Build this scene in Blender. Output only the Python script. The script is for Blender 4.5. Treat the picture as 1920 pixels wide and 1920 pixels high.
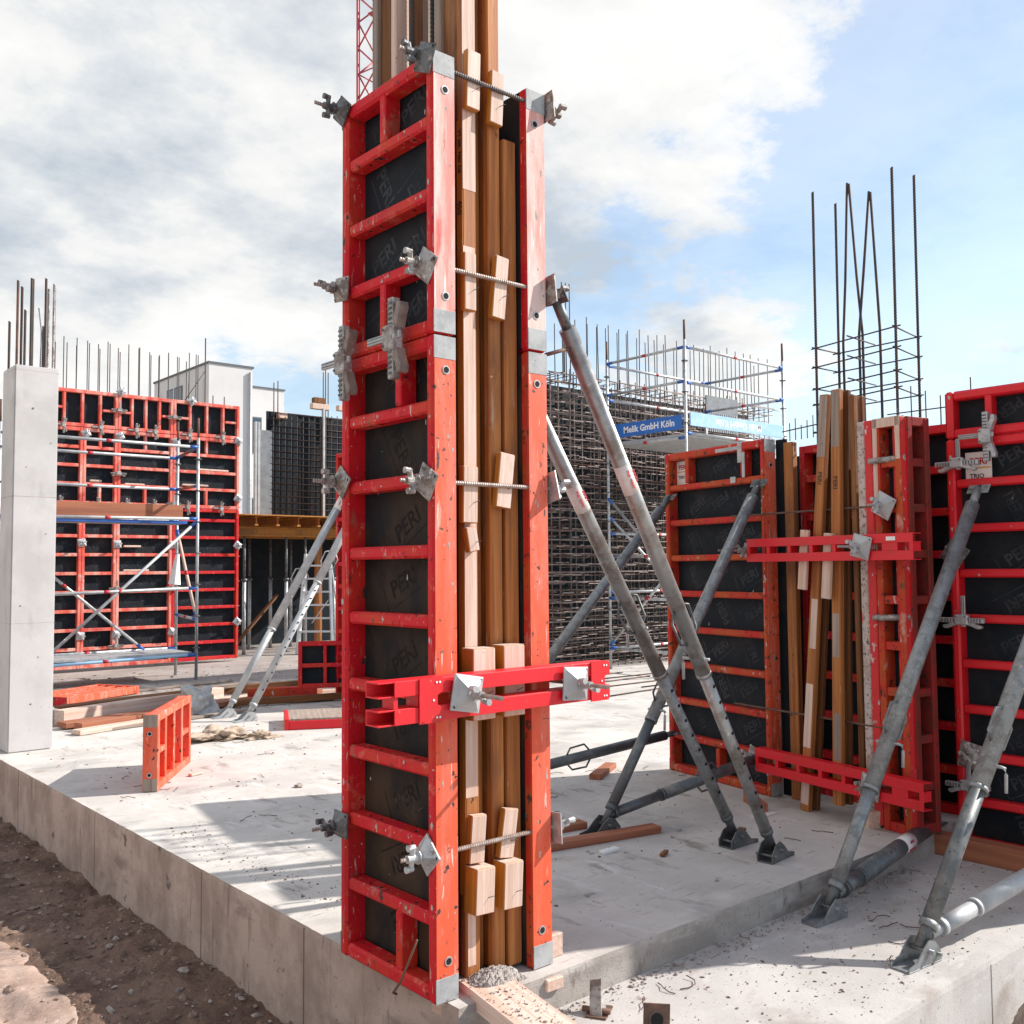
import bpy, bmesh, math, random
from mathutils import Vector, Matrix, Quaternion
random.seed(11)
for o in list(bpy.data.objects): bpy.data.objects.remove(o)
SC = bpy.context.scene
COL = SC.collection
R = math.radians

# ------------------------------------------------------------------ camera
cam_d = bpy.data.cameras.new('camera'); cam = bpy.data.objects.new('camera', cam_d); COL.objects.link(cam)
YAW, PITCH, ROLL = .7118, .0565, -.008
CP = Vector((-2.3716, -3.2393, 1.73))
fw = Vector((math.sin(YAW)*math.cos(PITCH), math.cos(YAW)*math.cos(PITCH), math.sin(PITCH)))
rt = fw.cross(Vector((0, 0, 1))).normalized(); up = rt.cross(fw)
rt2 = rt*math.cos(ROLL)+up*math.sin(ROLL); up2 = up*math.cos(ROLL)-rt*math.sin(ROLL)
cam.matrix_world = Matrix(((rt2.x, up2.x, -fw.x, CP.x), (rt2.y, up2.y, -fw.y, CP.y), (rt2.z, up2.z, -fw.z, CP.z), (0, 0, 0, 1)))
cam_d.sensor_width = 36; cam_d.lens = 36*1849.3/1920; cam_d.clip_end = 3000; cam_d.clip_start = .05
SC.camera = cam

# ------------------------------------------------------------------ sky, sun, exposure
SUN = Vector((.914, -.405, 0)).normalized()
ELEV = R(34.8)
w = bpy.data.worlds.new('World'); SC.world = w; w.use_nodes = True
nt = w.node_tree; nt.nodes.clear()
def N(t, **k):
    n = nt.nodes.new(t)
    for a, b in k.items(): setattr(n, a, b)
    return n
def L(a, b): nt.links.new(a, b)
def MATH(op, a, b=None, c=None):
    n = N('ShaderNodeMath', operation=op)
    for i, v in enumerate((a, b, c)):
        if v is None: continue
        if isinstance(v, (int, float)): n.inputs[i].default_value = v
        else: L(v, n.inputs[i])
    return n.outputs[0]
sky = N('ShaderNodeTexSky', sky_type='NISHITA', sun_disc=False)
sky.sun_elevation = ELEV; sky.sun_rotation = math.atan2(SUN.x, SUN.y); sky.air_density = 1.0; sky.dust_density = .6; sky.ozone_density = 2.0
tc = N('ShaderNodeTexCoord'); sep = N('ShaderNodeSeparateXYZ'); L(tc.outputs['Generated'], sep.inputs[0])
dz = MATH('ADD', MATH('MAXIMUM', sep.outputs[2], 0.0), .22)
cx = MATH('DIVIDE', sep.outputs[0], dz); cy = MATH('DIVIDE', sep.outputs[1], dz)
comb = N('ShaderNodeCombineXYZ'); L(cx, comb.inputs[0]); L(cy, comb.inputs[1])
def NOISE(vec, scale, detail, rough, loc):
    m = N('ShaderNodeMapping'); m.inputs['Location'].default_value = loc; L(vec, m.inputs[0])
    n = N('ShaderNodeTexNoise'); n.inputs['Scale'].default_value = scale; n.inputs['Detail'].default_value = detail; n.inputs['Roughness'].default_value = rough
    L(m.outputs[0], n.inputs['Vector']); return n.outputs[0]
def RAMP(v, stops):
    r = N('ShaderNodeValToRGB'); e = r.color_ramp.elements
    while len(e) < len(stops): e.new(.5)
    for q, (p, c) in zip(e, stops): q.position = p; q.color = (*c, 1) if len(c) == 3 else c
    L(v, r.inputs[0]); return r.outputs[0]
n1 = NOISE(comb.outputs[0], 1.0, 12, .63, (7.7, 2.4, 0))
# a bank of cloud lies to the north-west, clearer air to the east
side = MATH('ADD', MATH('MULTIPLY', sep.outputs[0], -.62), MATH('MULTIPLY', sep.outputs[1], .56))
cov = MATH('ADD', n1, MATH('MULTIPLY', side, .36))
cm = RAMP(cov, [(.26, (.30, .30, .30)), (.485, (.38, .38, .38)), (.515, (.85, .85, .85)), (.55, (1, 1, 1))])
low = N('ShaderNodeMapRange'); low.inputs[1].default_value = .02; low.inputs[2].default_value = .24; low.inputs[3].default_value = .9; low.inputs[4].default_value = 0; L(sep.outputs[2], low.inputs[0])
mask = MATH('MAXIMUM', cm, low.outputs[0])          # thin high veil closing in towards the horizon
n2 = NOISE(comb.outputs[0], 1.9, 10, .62, (9.4, 5.2, 2))
shade = RAMP(n2, [(.35, (2.3, 2.58, 2.9)), (.44, (3.15, 3.3, 3.45)), (.50, (3.8, 3.82, 3.8)), (.60, (4.3, 4.26, 4.16))])
gain = N('ShaderNodeMix', data_type='RGBA', blend_type='MULTIPLY'); gain.inputs[0].default_value = 1
L(sky.outputs[0], gain.inputs[6]); gain.inputs[7].default_value = (.90, .92, .88, 1)
mix = N('ShaderNodeMix', data_type='RGBA'); L(mask, mix.inputs[0]); L(gain.outputs[2], mix.inputs[6]); L(shade, mix.inputs[7])
bg = N('ShaderNodeBackground'); L(mix.outputs[2], bg.inputs[0]); bg.inputs[1].default_value = .15
wo = N('ShaderNodeOutputWorld'); L(bg.outputs[0], wo.inputs[0])
sd = bpy.data.lights.new('sun', 'SUN'); so = bpy.data.objects.new('sun', sd); COL.objects.link(so)
sd.energy = 4.4; sd.angle = R(.55); sd.color = (1, .945, .88)
sdir = Vector((SUN.x*math.cos(ELEV), SUN.y*math.cos(ELEV), math.sin(ELEV)))
so.rotation_euler = (-sdir).to_track_quat('-Z', 'Y').to_euler(); so.location = sdir*30
SC.view_settings.view_transform = 'Standard'; SC.view_settings.look = 'None'; SC.view_settings.exposure = .68; SC.view_settings.gamma = 1

# ------------------------------------------------------------------ materials
MT = {}
def pm(name, c1, c2=None, s=6., lo=.45, hi=.62, c3=None, s3=45., lo3=.62, hi3=.68, rough=.6, metal=0., bump=.15, bs=70., st=(1, 1, 1), coord='W', rnd=0., c4=None, s4=14., lo4=.64, hi4=.67, st4=(1, 1, 1), spec=None, st3=(1, 1, 1), bd=.004, extra=()):
    m = bpy.data.materials.new(name); m.use_nodes = True; t = m.node_tree; b = t.nodes['Principled BSDF']
    def n(ty, **k):
        q = t.nodes.new(ty)
        for a, v in k.items(): setattr(q, a, v)
        return q
    if coord == 'W': src = n('ShaderNodeNewGeometry').outputs['Position']
    else: src = n('ShaderNodeTexCoord').outputs['Object']
    oi = n('ShaderNodeObjectInfo')
    if coord != 'W':
        ad = n('ShaderNodeVectorMath', operation='ADD'); t.links.new(src, ad.inputs[0])
        mu = n('ShaderNodeVectorMath', operation='SCALE'); mu.inputs[0].default_value = (13, 7, 31); t.links.new(oi.outputs['Random'], mu.inputs['Scale']); t.links.new(mu.outputs[0], ad.inputs[1]); src = ad.outputs[0]
    def noise(sc, stv, det=6):
        mp = n('ShaderNodeMapping'); mp.inputs['Scale'].default_value = stv; t.links.new(src, mp.inputs[0])
        q = n('ShaderNodeTexNoise'); q.inputs['Scale'].default_value = sc; q.inputs['Detail'].default_value = det; q.inputs['Roughness'].default_value = .62
        t.links.new(mp.outputs[0], q.inputs['Vector']); return q.outputs[0]
    col = None
    def layer(col, c, nz, lo, hi):
        r = n('ShaderNodeMapRange'); r.inputs[1].default_value = lo; r.inputs[2].default_value = hi; r.clamp = True
        t.links.new(nz, r.inputs[0])
        x = n('ShaderNodeMix', data_type='RGBA'); t.links.new(r.outputs[0], x.inputs[0])
        if isinstance(col, tuple): x.inputs[6].default_value = (*col, 1)
        else: t.links.new(col, x.inputs[6])
        x.inputs[7].default_value = (*c, 1); return x.outputs[2]
    col = c1
    if c2: col = layer(col, c2, noise(s, st), lo, hi)
    if c4: col = layer(col, c4, noise(s4, st4), lo4, hi4)
    if c3: col = layer(col, c3, noise(s3, st3), lo3, hi3)
    for (ec, es, el, eh, est) in extra: col = layer(col, ec, noise(es, est), el, eh)
    if rnd:
        h = n('ShaderNodeHueSaturation'); 
        r = n('ShaderNodeMapRange'); r.inputs[3].default_value = 1-rnd; r.inputs[4].default_value = 1+rnd; t.links.new(oi.outputs['Random'], r.inputs[0]); t.links.new(r.outputs[0], h.inputs['Value'])
        if isinstance(col, tuple): h.inputs['Color'].default_value = (*col, 1)
        else: t.links.new(col, h.inputs['Color'])
        col = h.outputs[0]
    if isinstance(col, tuple): b.inputs['Base Color'].default_value = (*col, 1)
    else: t.links.new(col, b.inputs['Base Color'])
    b.inputs['Roughness'].default_value = rough; b.inputs['Metallic'].default_value = metal
    if spec is not None: b.inputs['Specular IOR Level'].default_value = spec
    if bump:
        bp = n('ShaderNodeBump'); bp.inputs['Strength'].default_value = bump; bp.inputs['Distance'].default_value = bd
        t.links.new(noise(bs, st, 5), bp.inputs['Height']); t.links.new(bp.outputs[0], b.inputs['Normal'])
    MT[name] = m; return m
pm('red', (.58, .008, .018), (.56, .040, .016), 3.5, .46, .64, (.045, .02, .018), 24, .635, .67, rough=.6, c4=(.68, .13, .09), s4=10, lo4=.58, hi4=.70, bump=.25, spec=.3, extra=[((.44, .010, .018), 1.7, .52, .68, (1, 1, 1)), ((.34, .10, .06), 7, .63, .69, (1, 1, .35)), ((.60, .50, .46), 55, .67, .71, (1, 1, 1)), ((.60, .40, .35), 26, .63, .69, (2, 2, .25)), ((.05, .03, .026), 11, .65, .68, (1, 1, .6)), ((.46, .38, .345), 3.3, .66, .74, (1, 1, .6))])
pm('red_old', (.52, .025, .018), (.46, .075, .018), 4, .42, .6, (.06, .03, .02), 22, .58, .65, rough=.65, spec=.3, c4=(.16, .06, .03), s4=6, lo4=.60, hi4=.72, bump=.35, extra=[((.55, .47, .43), 18, .65, .70, (1, 1, .5)), ((.60, .30, .24), 8, .62, .72, (1, 1, .5))])
pm('red_new', (.68, .010, .020), (.60, .016, .018), 3, .48, .68, (.70, .25, .2), 60, .69, .75, rough=.45, bump=.08, extra=[((.48, .02, .02), 6, .62, .72, (1, 1, 1)), ((.55, .45, .42), 45, .71, .74, (1, 1, 1)), ((.10, .03, .03), 20, .70, .73, (1, 1, 1))])
pm('red_dust', (.72, .10, .065), (.74, .38, .30), 2.2, .45, .66, (.10, .04, .03), 38, .64, .70, rough=.6, st=(3, 3, .55), c4=(.70, .52, .46), s4=5, lo4=.56, hi4=.72, bump=.2, extra=[((.50, .04, .03), 3, .54, .68, (1, 1, 1))])
pm('red_edge', (.73, .095, .033), (.70, .17, .11), 2.5, .48, .66, (.05, .03, .025), 24, .61, .645, rough=.6, st=(3, 3, .5), c4=(.74, .34, .26), s4=9, lo4=.58, hi4=.70, st4=(2, 2, .5), bump=.35, extra=[((.46, .07, .03), 4, .58, .70, (2, 2, .5)), ((.66, .55, .50), 32, .63, .68, (2, 2, .2)), ((.06, .035, .03), 8, .65, .675, (2.5, 2.5, .5)), ((.60, .50, .46), 4, .66, .73, (2, 2, .6))])
pm('red_pale', (.64, .20, .16), (.68, .50, .45), 2.6, .40, .58, (.12, .08, .07), 40, .66, .71, rough=.65, st=(3, 3, .5), c4=(.60, .09, .07), s4=7, lo4=.58, hi4=.68, st4=(2, 2, .4), bump=.35, extra=[((.70, .62, .58), 20, .60, .70, (2, 2, .15)), ((.40, .12, .09), 12, .66, .72, (2, 2, .3))])
pm('red_chipped', (.60, .02, .022), (.55, .45, .41), 26, .62, .65, (.10, .05, .04), 40, .62, .65, rough=.6, st=(1, 1, .6), bump=.3)
pm('laitance', (.54, .46, .42), (.40, .31, .27), 14, .45, .6, (.08, .05, .045), 48, .56, .62, rough=.9, c4=(.60, .05, .035), s4=13, lo4=.62, hi4=.66, st4=(1, 1, .5), bump=.5)
pm('rebar_lit', (.33, .27, .245), (.20, .14, .12), 9, .42, .62, rough=.6, metal=.2, bump=.1)  # paler copy of the rebar, sunlight on the bars put into the colour
pm('rebar_mid', (.16, .125, .115), (.10, .07, .06), 9, .42, .62, rough=.7, metal=.2, bump=.1)
pm('zinc', (.50, .51, .52), (.33, .34, .35), 14, .43, .62, (.20, .15, .12), 26, .60, .70, rough=.5, metal=.5, bump=.25, extra=[((.62, .60, .58), 40, .64, .70, (1, 1, 1))])
pm('zinc_dirty', (.40, .385, .37), (.20, .165, .145), 20, .42, .58, (.60, .57, .53), 34, .58, .66, rough=.62, metal=.3, bump=.5, extra=[((.10, .075, .065), 26, .60, .68, (1, 1, 1))])
pm('zinc_dark', (.17, .175, .18), (.085, .08, .08), 18, .42, .58, (.36, .33, .31), 34, .58, .68, rough=.55, metal=.5, bump=.3)
pm('zinc_pale', (.46, .47, .47), (.36, .37, .38), 8, .42, .62, (.30, .28, .26), 40, .68, .74, rough=.55, metal=.35, bump=.12)
pm('strut', (.37, .375, .37), (.24, .21, .185), 10, .46, .62, (.58, .56, .53), 26, .62, .7, rough=.42, metal=.65, bump=.15)
pm('strut_dark', (.125, .135, .14), (.24, .235, .22), 9, .5, .7, (.06, .06, .062), 30, .6, .68, rough=.5, metal=.55, bump=.25)
pm('strut_mid', (.27, .285, .29), (.19, .195, .195), 18, .45, .6, (.42, .42, .41), 50, .6, .68, rough=.5, metal=.5, bump=.3)
pm('ply_black', (.012, .018, .024), (.020, .024, .028), 6, .45, .65, (.08, .076, .07), 62, .68, .74, rough=.6, bump=.06, spec=.12, extra=[((.035, .030, .027), 2.4, .54, .72, (1, 1, 1)), ((.16, .15, .145), 110, .73, .76, (1, 1, 1)), ((.05, .048, .046), 14, .66, .72, (1, 1, .3))])
pm('ply_brown', (.015, .016, .018), (.050, .034, .023), 4, .42, .66, (.10, .08, .065), 70, .68, .75, rough=.65, st=(1, 1, .6), bump=.08, spec=.12, extra=[((.065, .043, .028), 2.2, .52, .68, (1, 1, .5)), ((.13, .105, .09), 20, .68, .74, (2, 2, .15)), ((.2, .18, .17), 120, .73, .76, (1, 1, 1))])
pm('print', (.052, .058, .066), (.017, .022, .027), 2.6, .44, .62, rough=.6, bump=0, spec=.1, extra=[((.030, .034, .040), 22, .50, .62, (1, 1, 1))])
pm('print_brown', (.075, .056, .043), (.013, .011, .010), 4, .38, .50, rough=.6, bump=0, spec=.1, extra=[((.013, .011, .010), 20, .50, .60, (1, 1, 1))])
pm('timber', (.47, .175, .038), (.28, .09, .022), 4, .36, .62, (.06, .03, .015), 11, .66, .71, rough=.7, st=(12, 12, .35), coord='O', rnd=.14, bump=.4, bs=16, st3=(1, 1, .45), extra=[((.16, .06, .022), 2.2, .55, .70, (1, 1, .35)), ((.55, .36, .22), 30, .66, .72, (2, 2, .2)), ((.40, .31, .25), 5, .62, .70, (2, 2, .25)), ((.05, .025, .015), 9, .70, .72, (1, 1, .7))])
pm('timber_yellow', (.50, .205, .025), (.36, .13, .02), 4, .40, .64, (.09, .045, .02), 12, .68, .73, rough=.6, st=(12, 12, .35), coord='O', rnd=.1, bump=.3, bs=16, st3=(1, 1, .4), extra=[((.22, .085, .02), 2.5, .56, .72, (1, 1, .3))])
pm('timber_dark', (.22, .082, .022), (.11, .042, .014), 4, .38, .62, (.05, .028, .018), 12, .64, .72, rough=.8, st=(12, 12, .35), coord='O', rnd=.12, bump=.5, bs=16, extra=[((.34, .16, .06), 3, .58, .72, (1.5, 1.5, .2))])
pm('timber_pale', (.68, .52, .44), (.56, .375, .285), 4, .40, .62, (.36, .21, .14), 16, .68, .72, rough=.75, st=(13, 13, .4), coord='O', rnd=.08, bump=.4, bs=16, extra=[((.46, .30, .22), 3, .60, .72, (1, 1, .5)), ((.16, .09, .06), 13, .725, .74, (1, 1, .8))])
pm('timber_grey', (.36, .29, .24), (.23, .17, .135), 4, .38, .62, (.12, .08, .06), 14, .64, .70, rough=.85, st=(12, 12, .35), coord='O', rnd=.12, bump=.5, bs=16, extra=[((.50, .42, .37), 3, .58, .72, (1.5, 1.5, .25))])
pm('plank', (.36, .13, .065), (.25, .085, .045), 6, .4, .64, (.12, .06, .04), 20, .68, .74, rough=.75, st=(3, 3, .12), coord='O', rnd=.12, bump=.3, bs=30)
pm('concrete', (.565, .53, .49), (.475, .444, .410), 1.7, .4, .60, (.23, .20, .18), 42, .64, .70, rough=.92, bump=.4, bs=60, c4=(.345, .325, .305), s4=.85, lo4=.53, hi4=.68, st4=(1, 1.5, 1), extra=[((.63, .61, .59), 7, .58, .70, (1, .25, 1)), ((.31, .275, .245), 3.1, .59, .68, (1.6, .6, 1)), ((.30, .22, .17), 1.3, .63, .74, (1, 1, 1)), ((.33, .31, .29), 16, .61, .67, (.25, 2.2, 1)), ((.22, .19, .17), 6, .66, .70, (1, 1, 1)), ((.20, .18, .17), 130, .68, .73, (1, 1, 1))])
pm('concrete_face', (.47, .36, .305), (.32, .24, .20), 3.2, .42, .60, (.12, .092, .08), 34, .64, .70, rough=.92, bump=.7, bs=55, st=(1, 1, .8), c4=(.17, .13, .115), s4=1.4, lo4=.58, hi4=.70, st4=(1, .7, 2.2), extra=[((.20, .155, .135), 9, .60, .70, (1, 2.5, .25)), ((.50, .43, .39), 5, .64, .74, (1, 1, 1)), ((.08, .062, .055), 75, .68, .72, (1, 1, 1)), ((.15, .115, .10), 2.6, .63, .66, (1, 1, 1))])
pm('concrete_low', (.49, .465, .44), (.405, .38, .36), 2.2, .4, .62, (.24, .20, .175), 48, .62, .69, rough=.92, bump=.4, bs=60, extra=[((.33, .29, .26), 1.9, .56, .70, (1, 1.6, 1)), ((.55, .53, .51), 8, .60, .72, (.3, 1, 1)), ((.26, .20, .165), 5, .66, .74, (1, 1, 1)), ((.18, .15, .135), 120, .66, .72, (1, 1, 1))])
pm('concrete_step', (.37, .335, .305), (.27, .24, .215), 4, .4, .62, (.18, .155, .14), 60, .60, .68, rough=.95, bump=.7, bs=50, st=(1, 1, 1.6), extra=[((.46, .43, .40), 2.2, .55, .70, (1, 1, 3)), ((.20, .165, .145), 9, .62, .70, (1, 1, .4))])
pm('concrete_pillar', (.56, .54, .525), (.49, .47, .455), 2.5, .42, .62, (.30, .28, .27), 46, .69, .72, rough=.88, bump=.25, bs=60, extra=[((.42, .40, .385), 5, .58, .72, (1, 1, .25)), ((.22, .20, .19), 26, .71, .73, (1, 1, 1)), ((.62, .60, .59), 1.2, .55, .7, (1, 1, 1))])
pm('joint', (.16, .135, .12), rough=1, bump=0)
pm('rebar', (.055, .048, .046), (.10, .058, .042), 9, .45, .62, rough=.7, metal=.3, bump=.2, bs=120)
pm('rebar_rust', (.17, .085, .055), (.08, .055, .05), 7, .42, .6, rough=.8, metal=.1, bump=.2, bs=120)
pm('rod', (.42, .36, .33), (.28, .21, .17), 14, .42, .62, rough=.5, metal=.5, bump=.1)
pm('rod_dark', (.12, .11, .11), (.20, .16, .14), 14, .5, .7, rough=.5, metal=.6, bump=.1)
pm('rod_rust', (.17, .095, .065), (.10, .06, .045), 14, .42, .62, rough=.8, metal=.2, bump=.2)
pm('blue', (.025, .10, .36), (.03, .13, .42), 6, .45, .6, rough=.4, bump=.05)
pm('blue_pale', (.30, .52, .72), (.38, .58, .75), 5, .45, .6, rough=.6, bump=.05)
pm('sign_blue', (.012, .12, .46), (.02, .15, .50), 4, .45, .7, rough=.45, bump=.02)
pm('white_paint', (.80, .80, .79), (.72, .71, .70), 9, .45, .65, rough=.6, bump=.05)
pm('sticker', (.74, .70, .67), (.60, .52, .48), 12, .5, .66, rough=.6, bump=.03)
pm('ink_red', (.42, .02, .03), rough=.6, bump=0)
pm('ink_black', (.02, .02, .022), rough=.6, bump=0)
pm('ink_wood', (.06, .035, .02), rough=.7, bump=0)
pm('orange_ink', (.70, .30, .03), rough=.6, bump=0)
pm('hole', (.006, .006, .006), rough=.9, bump=0)
pm('dirt', (.23, .15, .115), (.13, .083, .064), 2.2, .42, .60, (.42, .33, .28), 26, .62, .70, rough=1, bump=1.0, bs=34, c4=(.12, .08, .065), s4=6, lo4=.55, hi4=.68, bd=.022, spec=.1, extra=[((.46, .38, .33), 70, .66, .71, (1, 1, 1)), ((.085, .06, .05), 19, .63, .68, (1, 1, 1)), ((.36, .24, .175), 1.1, .56, .7, (1, 1, 1))])
pm('ground_far', (.42, .38, .35), (.33, .29, .26), .6, .42, .62, (.22, .19, .17), 8, .6, .7, rough=1, bump=.4, bs=8)
pm('rubble', (.40, .35, .32), (.25, .2, .17), 20, .42, .6, rough=.95, bump=.3, coord='W')
pm('rubble_dirt', (.26, .18, .14), (.15, .10, .075), 18, .42, .6, rough=1, bump=.3)
pm('sand', (.42, .38, .35), (.33, .29, .265), 14, .42, .6, (.22, .18, .16), 60, .64, .7, rough=1, bump=.9, bs=70, bd=.01)
pm('facade', (.62, .61, .60), (.58, .57, .56), .8, .42, .62, rough=.8, bump=.05)
pm('facade_beige', (.56, .51, .46), (.51, .46, .42), 1, .42, .62, rough=.8, bump=.05)
pm('roof_dark', (.10, .11, .12), rough=.7, bump=0)
pm('glass', (.03, .06, .09), rough=.08, bump=0, spec=.8)
pm('alu', (.62, .63, .64), (.5, .51, .52), 9, .45, .65, rough=.4, metal=.6, bump=.05)
pm('clamp_brown', (.29, .24, .21), (.20, .16, .14), 16, .42, .6, (.42, .38, .35), 40, .6, .68, rough=.7, metal=.3, bump=.4)
pm('mesh_grey', (.20, .22, .235), (.15, .165, .18), 6, .42, .6, rough=.6, bump=.1)
pm('bag', (.44, .34, .26), (.33, .245, .18), 7, .42, .62, rough=.8, bump=.3, bs=24)
pm('red_shaded', (.26, .022, .020), (.16, .03, .022), 5, .42, .6, (.06, .03, .025), 24, .58, .66, rough=.7, bump=.3, spec=.2)  # red darkened to paint in the shade on the turned corner panel
pm('yard', (.37, .325, .295), (.27, .23, .205), 1.3, .42, .62, (.16, .13, .115), 16, .60, .70, rough=1, bump=.6, bs=30, c4=(.45, .41, .385), s4=4, lo4=.56, hi4=.7, bd=.012)
pm('foil', (.46, .46, .45), (.38, .38, .38), 9, .42, .62, rough=.5, bump=.3, bs=18)
pm('crane_red', (.42, .05, .075), (.5, .08, .09), 1, .45, .6, rough=.5, bump=0)
pm('cap_zinc', (.40, .41, .41), (.30, .31, .31), 12, .42, .62, (.20, .17, .15), 28, .62, .70, rough=.75, metal=.1, bump=.2, extra=[((.55, .50, .47), 9, .6, .7, (1, 1, 1))])
pm('cement', (.46, .415, .38), (.36, .315, .285), 40, .42, .6, rough=.95, bump=.4)
pm('plastic_black', (.02, .02, .022), rough=.5, bump=0)

# ------------------------------------------------------------------ builders
def link(name, me, parent=None, loc=(0, 0, 0), quat=None, rot=None):
    o = bpy.data.objects.new(name, me); COL.objects.link(o); o.location = loc
    if quat is not None: o.rotation_mode = 'QUATERNION'; o.rotation_quaternion = quat
    if rot is not None: o.rotation_euler = rot
    if parent: o.parent = parent
    return o
def tag(o, label=None, cat=None, group=None, kind=None):
    if label: o['label'] = label
    if cat: o['category'] = cat
    if group: o['group'] = group
    if kind: o['kind'] = kind
    return o
def thing(name, label, cat, loc=(0, 0, 0), rz=0, group=None, rot=None):
    o = link(name, None, None, loc, rot=rot if rot else (0, 0, rz)); o.empty_display_size = .1
    return tag(o, label, cat, group)
CACHE = {}
def bm_mesh(bm, mat, smooth=False, name='mesh'):
    me = bpy.data.meshes.new(name); bm.to_mesh(me); bm.free(); me.materials.append(MT[mat])
    if smooth:
        for p in me.polygons: p.use_smooth = True
    return me
def box_me(dx, dy, dz, mat, ch=.004):
    k = ('b', round(dx, 4), round(dy, 4), round(dz, 4), mat, ch)
    if k not in CACHE:
        bm = bmesh.new(); bmesh.ops.create_cube(bm, size=1); bmesh.ops.scale(bm, vec=(dx, dy, dz), verts=bm.verts)
        if ch: bmesh.ops.bevel(bm, geom=bm.edges[:], offset=min(ch, .3*min(dx, dy, dz)), segments=1, affect='EDGES')
        CACHE[k] = bm_mesh(bm, mat)
    return CACHE[k]
def box(name, a, b, mat, parent=None, ch=.004):
    d = [abs(b[i]-a[i]) for i in range(3)]; c = [(a[i]+b[i])/2 for i in range(3)]
    return link(name, box_me(*d, mat, ch), parent, c)
def cyl_me(r, l, mat, n=12, r2=None):
    k = ('c', round(r, 4), round(l, 3), mat, n, r2)
    if k not in CACHE:
        bm = bmesh.new(); bmesh.ops.create_cone(bm, cap_ends=True, segments=n, radius1=r, radius2=r if r2 is None else r2, depth=l)
        bmesh.ops.translate(bm, vec=(0, 0, l/2), verts=bm.verts)
        me = bm_mesh(bm, mat)
        for p in me.polygons: p.use_smooth = len(p.vertices) == 4
        CACHE[k] = me
    return CACHE[k]
def zq(d):
    return Vector(d).to_track_quat('Z', 'Y')
def bar(name, p, q, r, mat, parent=None, n=10, r2=None):
    p = Vector(p); q = Vector(q); d = q-p
    return link(name, cyl_me(r, d.length, mat, n, r2), parent, p, zq(d))
def beam(name, p, q, wx, wy, mat, parent=None, roll=0, ch=.004):
    """square timber from p to q, its long axis on local z"""
    p = Vector(p); q = Vector(q); d = q-p
    return link(name, box_me(wx, wy, d.length, mat, ch), parent, (p+q)/2, zq(d) @ Quaternion((0, 0, 1), roll))
def vbeam(name, a, b, mat, parent=None, ch=.004): return box(name, a, b, mat, parent, ch)
def tube_path(pts, r, mat, n=7, name='tube'):
    bm = bmesh.new(); rings = []
    pts = [Vector(p) for p in pts]
    for i, p in enumerate(pts):
        t = (pts[min(i+1, len(pts)-1)]-pts[max(i-1, 0)]).normalized()
        a = t.cross(Vector((.31, .2, .93))).normalized(); b = t.cross(a)
        rings.append([bm.verts.new(p+r*(math.cos(2*math.pi*k/n)*a+math.sin(2*math.pi*k/n)*b)) for k in range(n)])
    for i in range(len(rings)-1):
        for k in range(n): bm.faces.new((rings[i][k], rings[i][(k+1) % n], rings[i+1][(k+1) % n], rings[i+1][k]))
    bm.faces.new(rings[0][::-1]); bm.faces.new(rings[-1])
    bmesh.ops.recalc_face_normals(bm, faces=bm.faces)
    return bm_mesh(bm, mat, True)
def threaded_me(r, l, mat, pitch=.012, n=8):
    k = ('t', r, round(l, 3), mat)
    if k not in CACHE:
        bm = bmesh.new(); rings = []; m = int(l/pitch*2)
        for i in range(m+1):
            rr = r*(1.12 if i % 2 else .88)
            rings.append([bm.verts.new((rr*math.cos(2*math.pi*(j/n)), rr*math.sin(2*math.pi*(j/n)), l*i/m+.25*pitch*math.cos(2*math.pi*j/n))) for j in range(n)])
        for i in range(m):
            for j in range(n): bm.faces.new((rings[i][j], rings[i][(j+1) % n], rings[i+1][(j+1) % n], rings[i+1][j]))
        bm.faces.new(rings[0][::-1]); bm.faces.new(rings[-1])
        CACHE[k] = bm_mesh(bm, mat)
    return CACHE[k]
def rod(name, p, q, r, mat, parent=None, pitch=.012):
    p = Vector(p); q = Vector(q); d = q-p
    return link(name, threaded_me(r, d.length, mat, pitch), parent, p, zq(d))
def prism_me(key, poly, depth, mat, ch=0):
    """polygon in local xz, extruded along y 0..depth"""
    k = ('p', key, mat)
    if k not in CACHE:
        bm = bmesh.new(); vs = [bm.verts.new((x, 0, z)) for x, z in poly]; f = bm.faces.new(vs)
        r = bmesh.ops.extrude_face_region(bm, geom=[f]); bmesh.ops.translate(bm, vec=(0, depth, 0), verts=[v for v in r['geom'] if isinstance(v, bmesh.types.BMVert)])
        bmesh.ops.recalc_face_normals(bm, faces=bm.faces)
        if ch: bmesh.ops.bevel(bm, geom=bm.edges[:], offset=ch, segments=1, affect='EDGES')
        CACHE[k] = bm_mesh(bm, mat)
    return CACHE[k]
TXT = {}
def text_me(s, size, mat, ext=.0006, bold=0.):
    k = (s, size, mat, ext, bold)
    if k not in TXT:
        cu = bpy.data.curves.new('t', 'FONT'); cu.body = s; cu.size = size; cu.extrude = ext; cu.offset = bold; cu.align_x = 'CENTER'; cu.align_y = 'CENTER'; cu.resolution_u = 2
        o = bpy.data.objects.new('t', cu); COL.objects.link(o); bpy.context.view_layer.update()
        me = bpy.data.meshes.new_from_object(o.evaluated_get(bpy.context.evaluated_depsgraph_get()))
        bpy.data.objects.remove(o); me.materials.clear(); me.materials.append(MT[mat]); TXT[k] = me
    return TXT[k]
def text(name, s, size, mat, loc, rot, parent, bold=0.): return link(name, text_me(s, size, mat, .0006, bold), parent, loc, rot=rot)
TXF = (R(90), 0, 0)       # text standing up, facing -y

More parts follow.
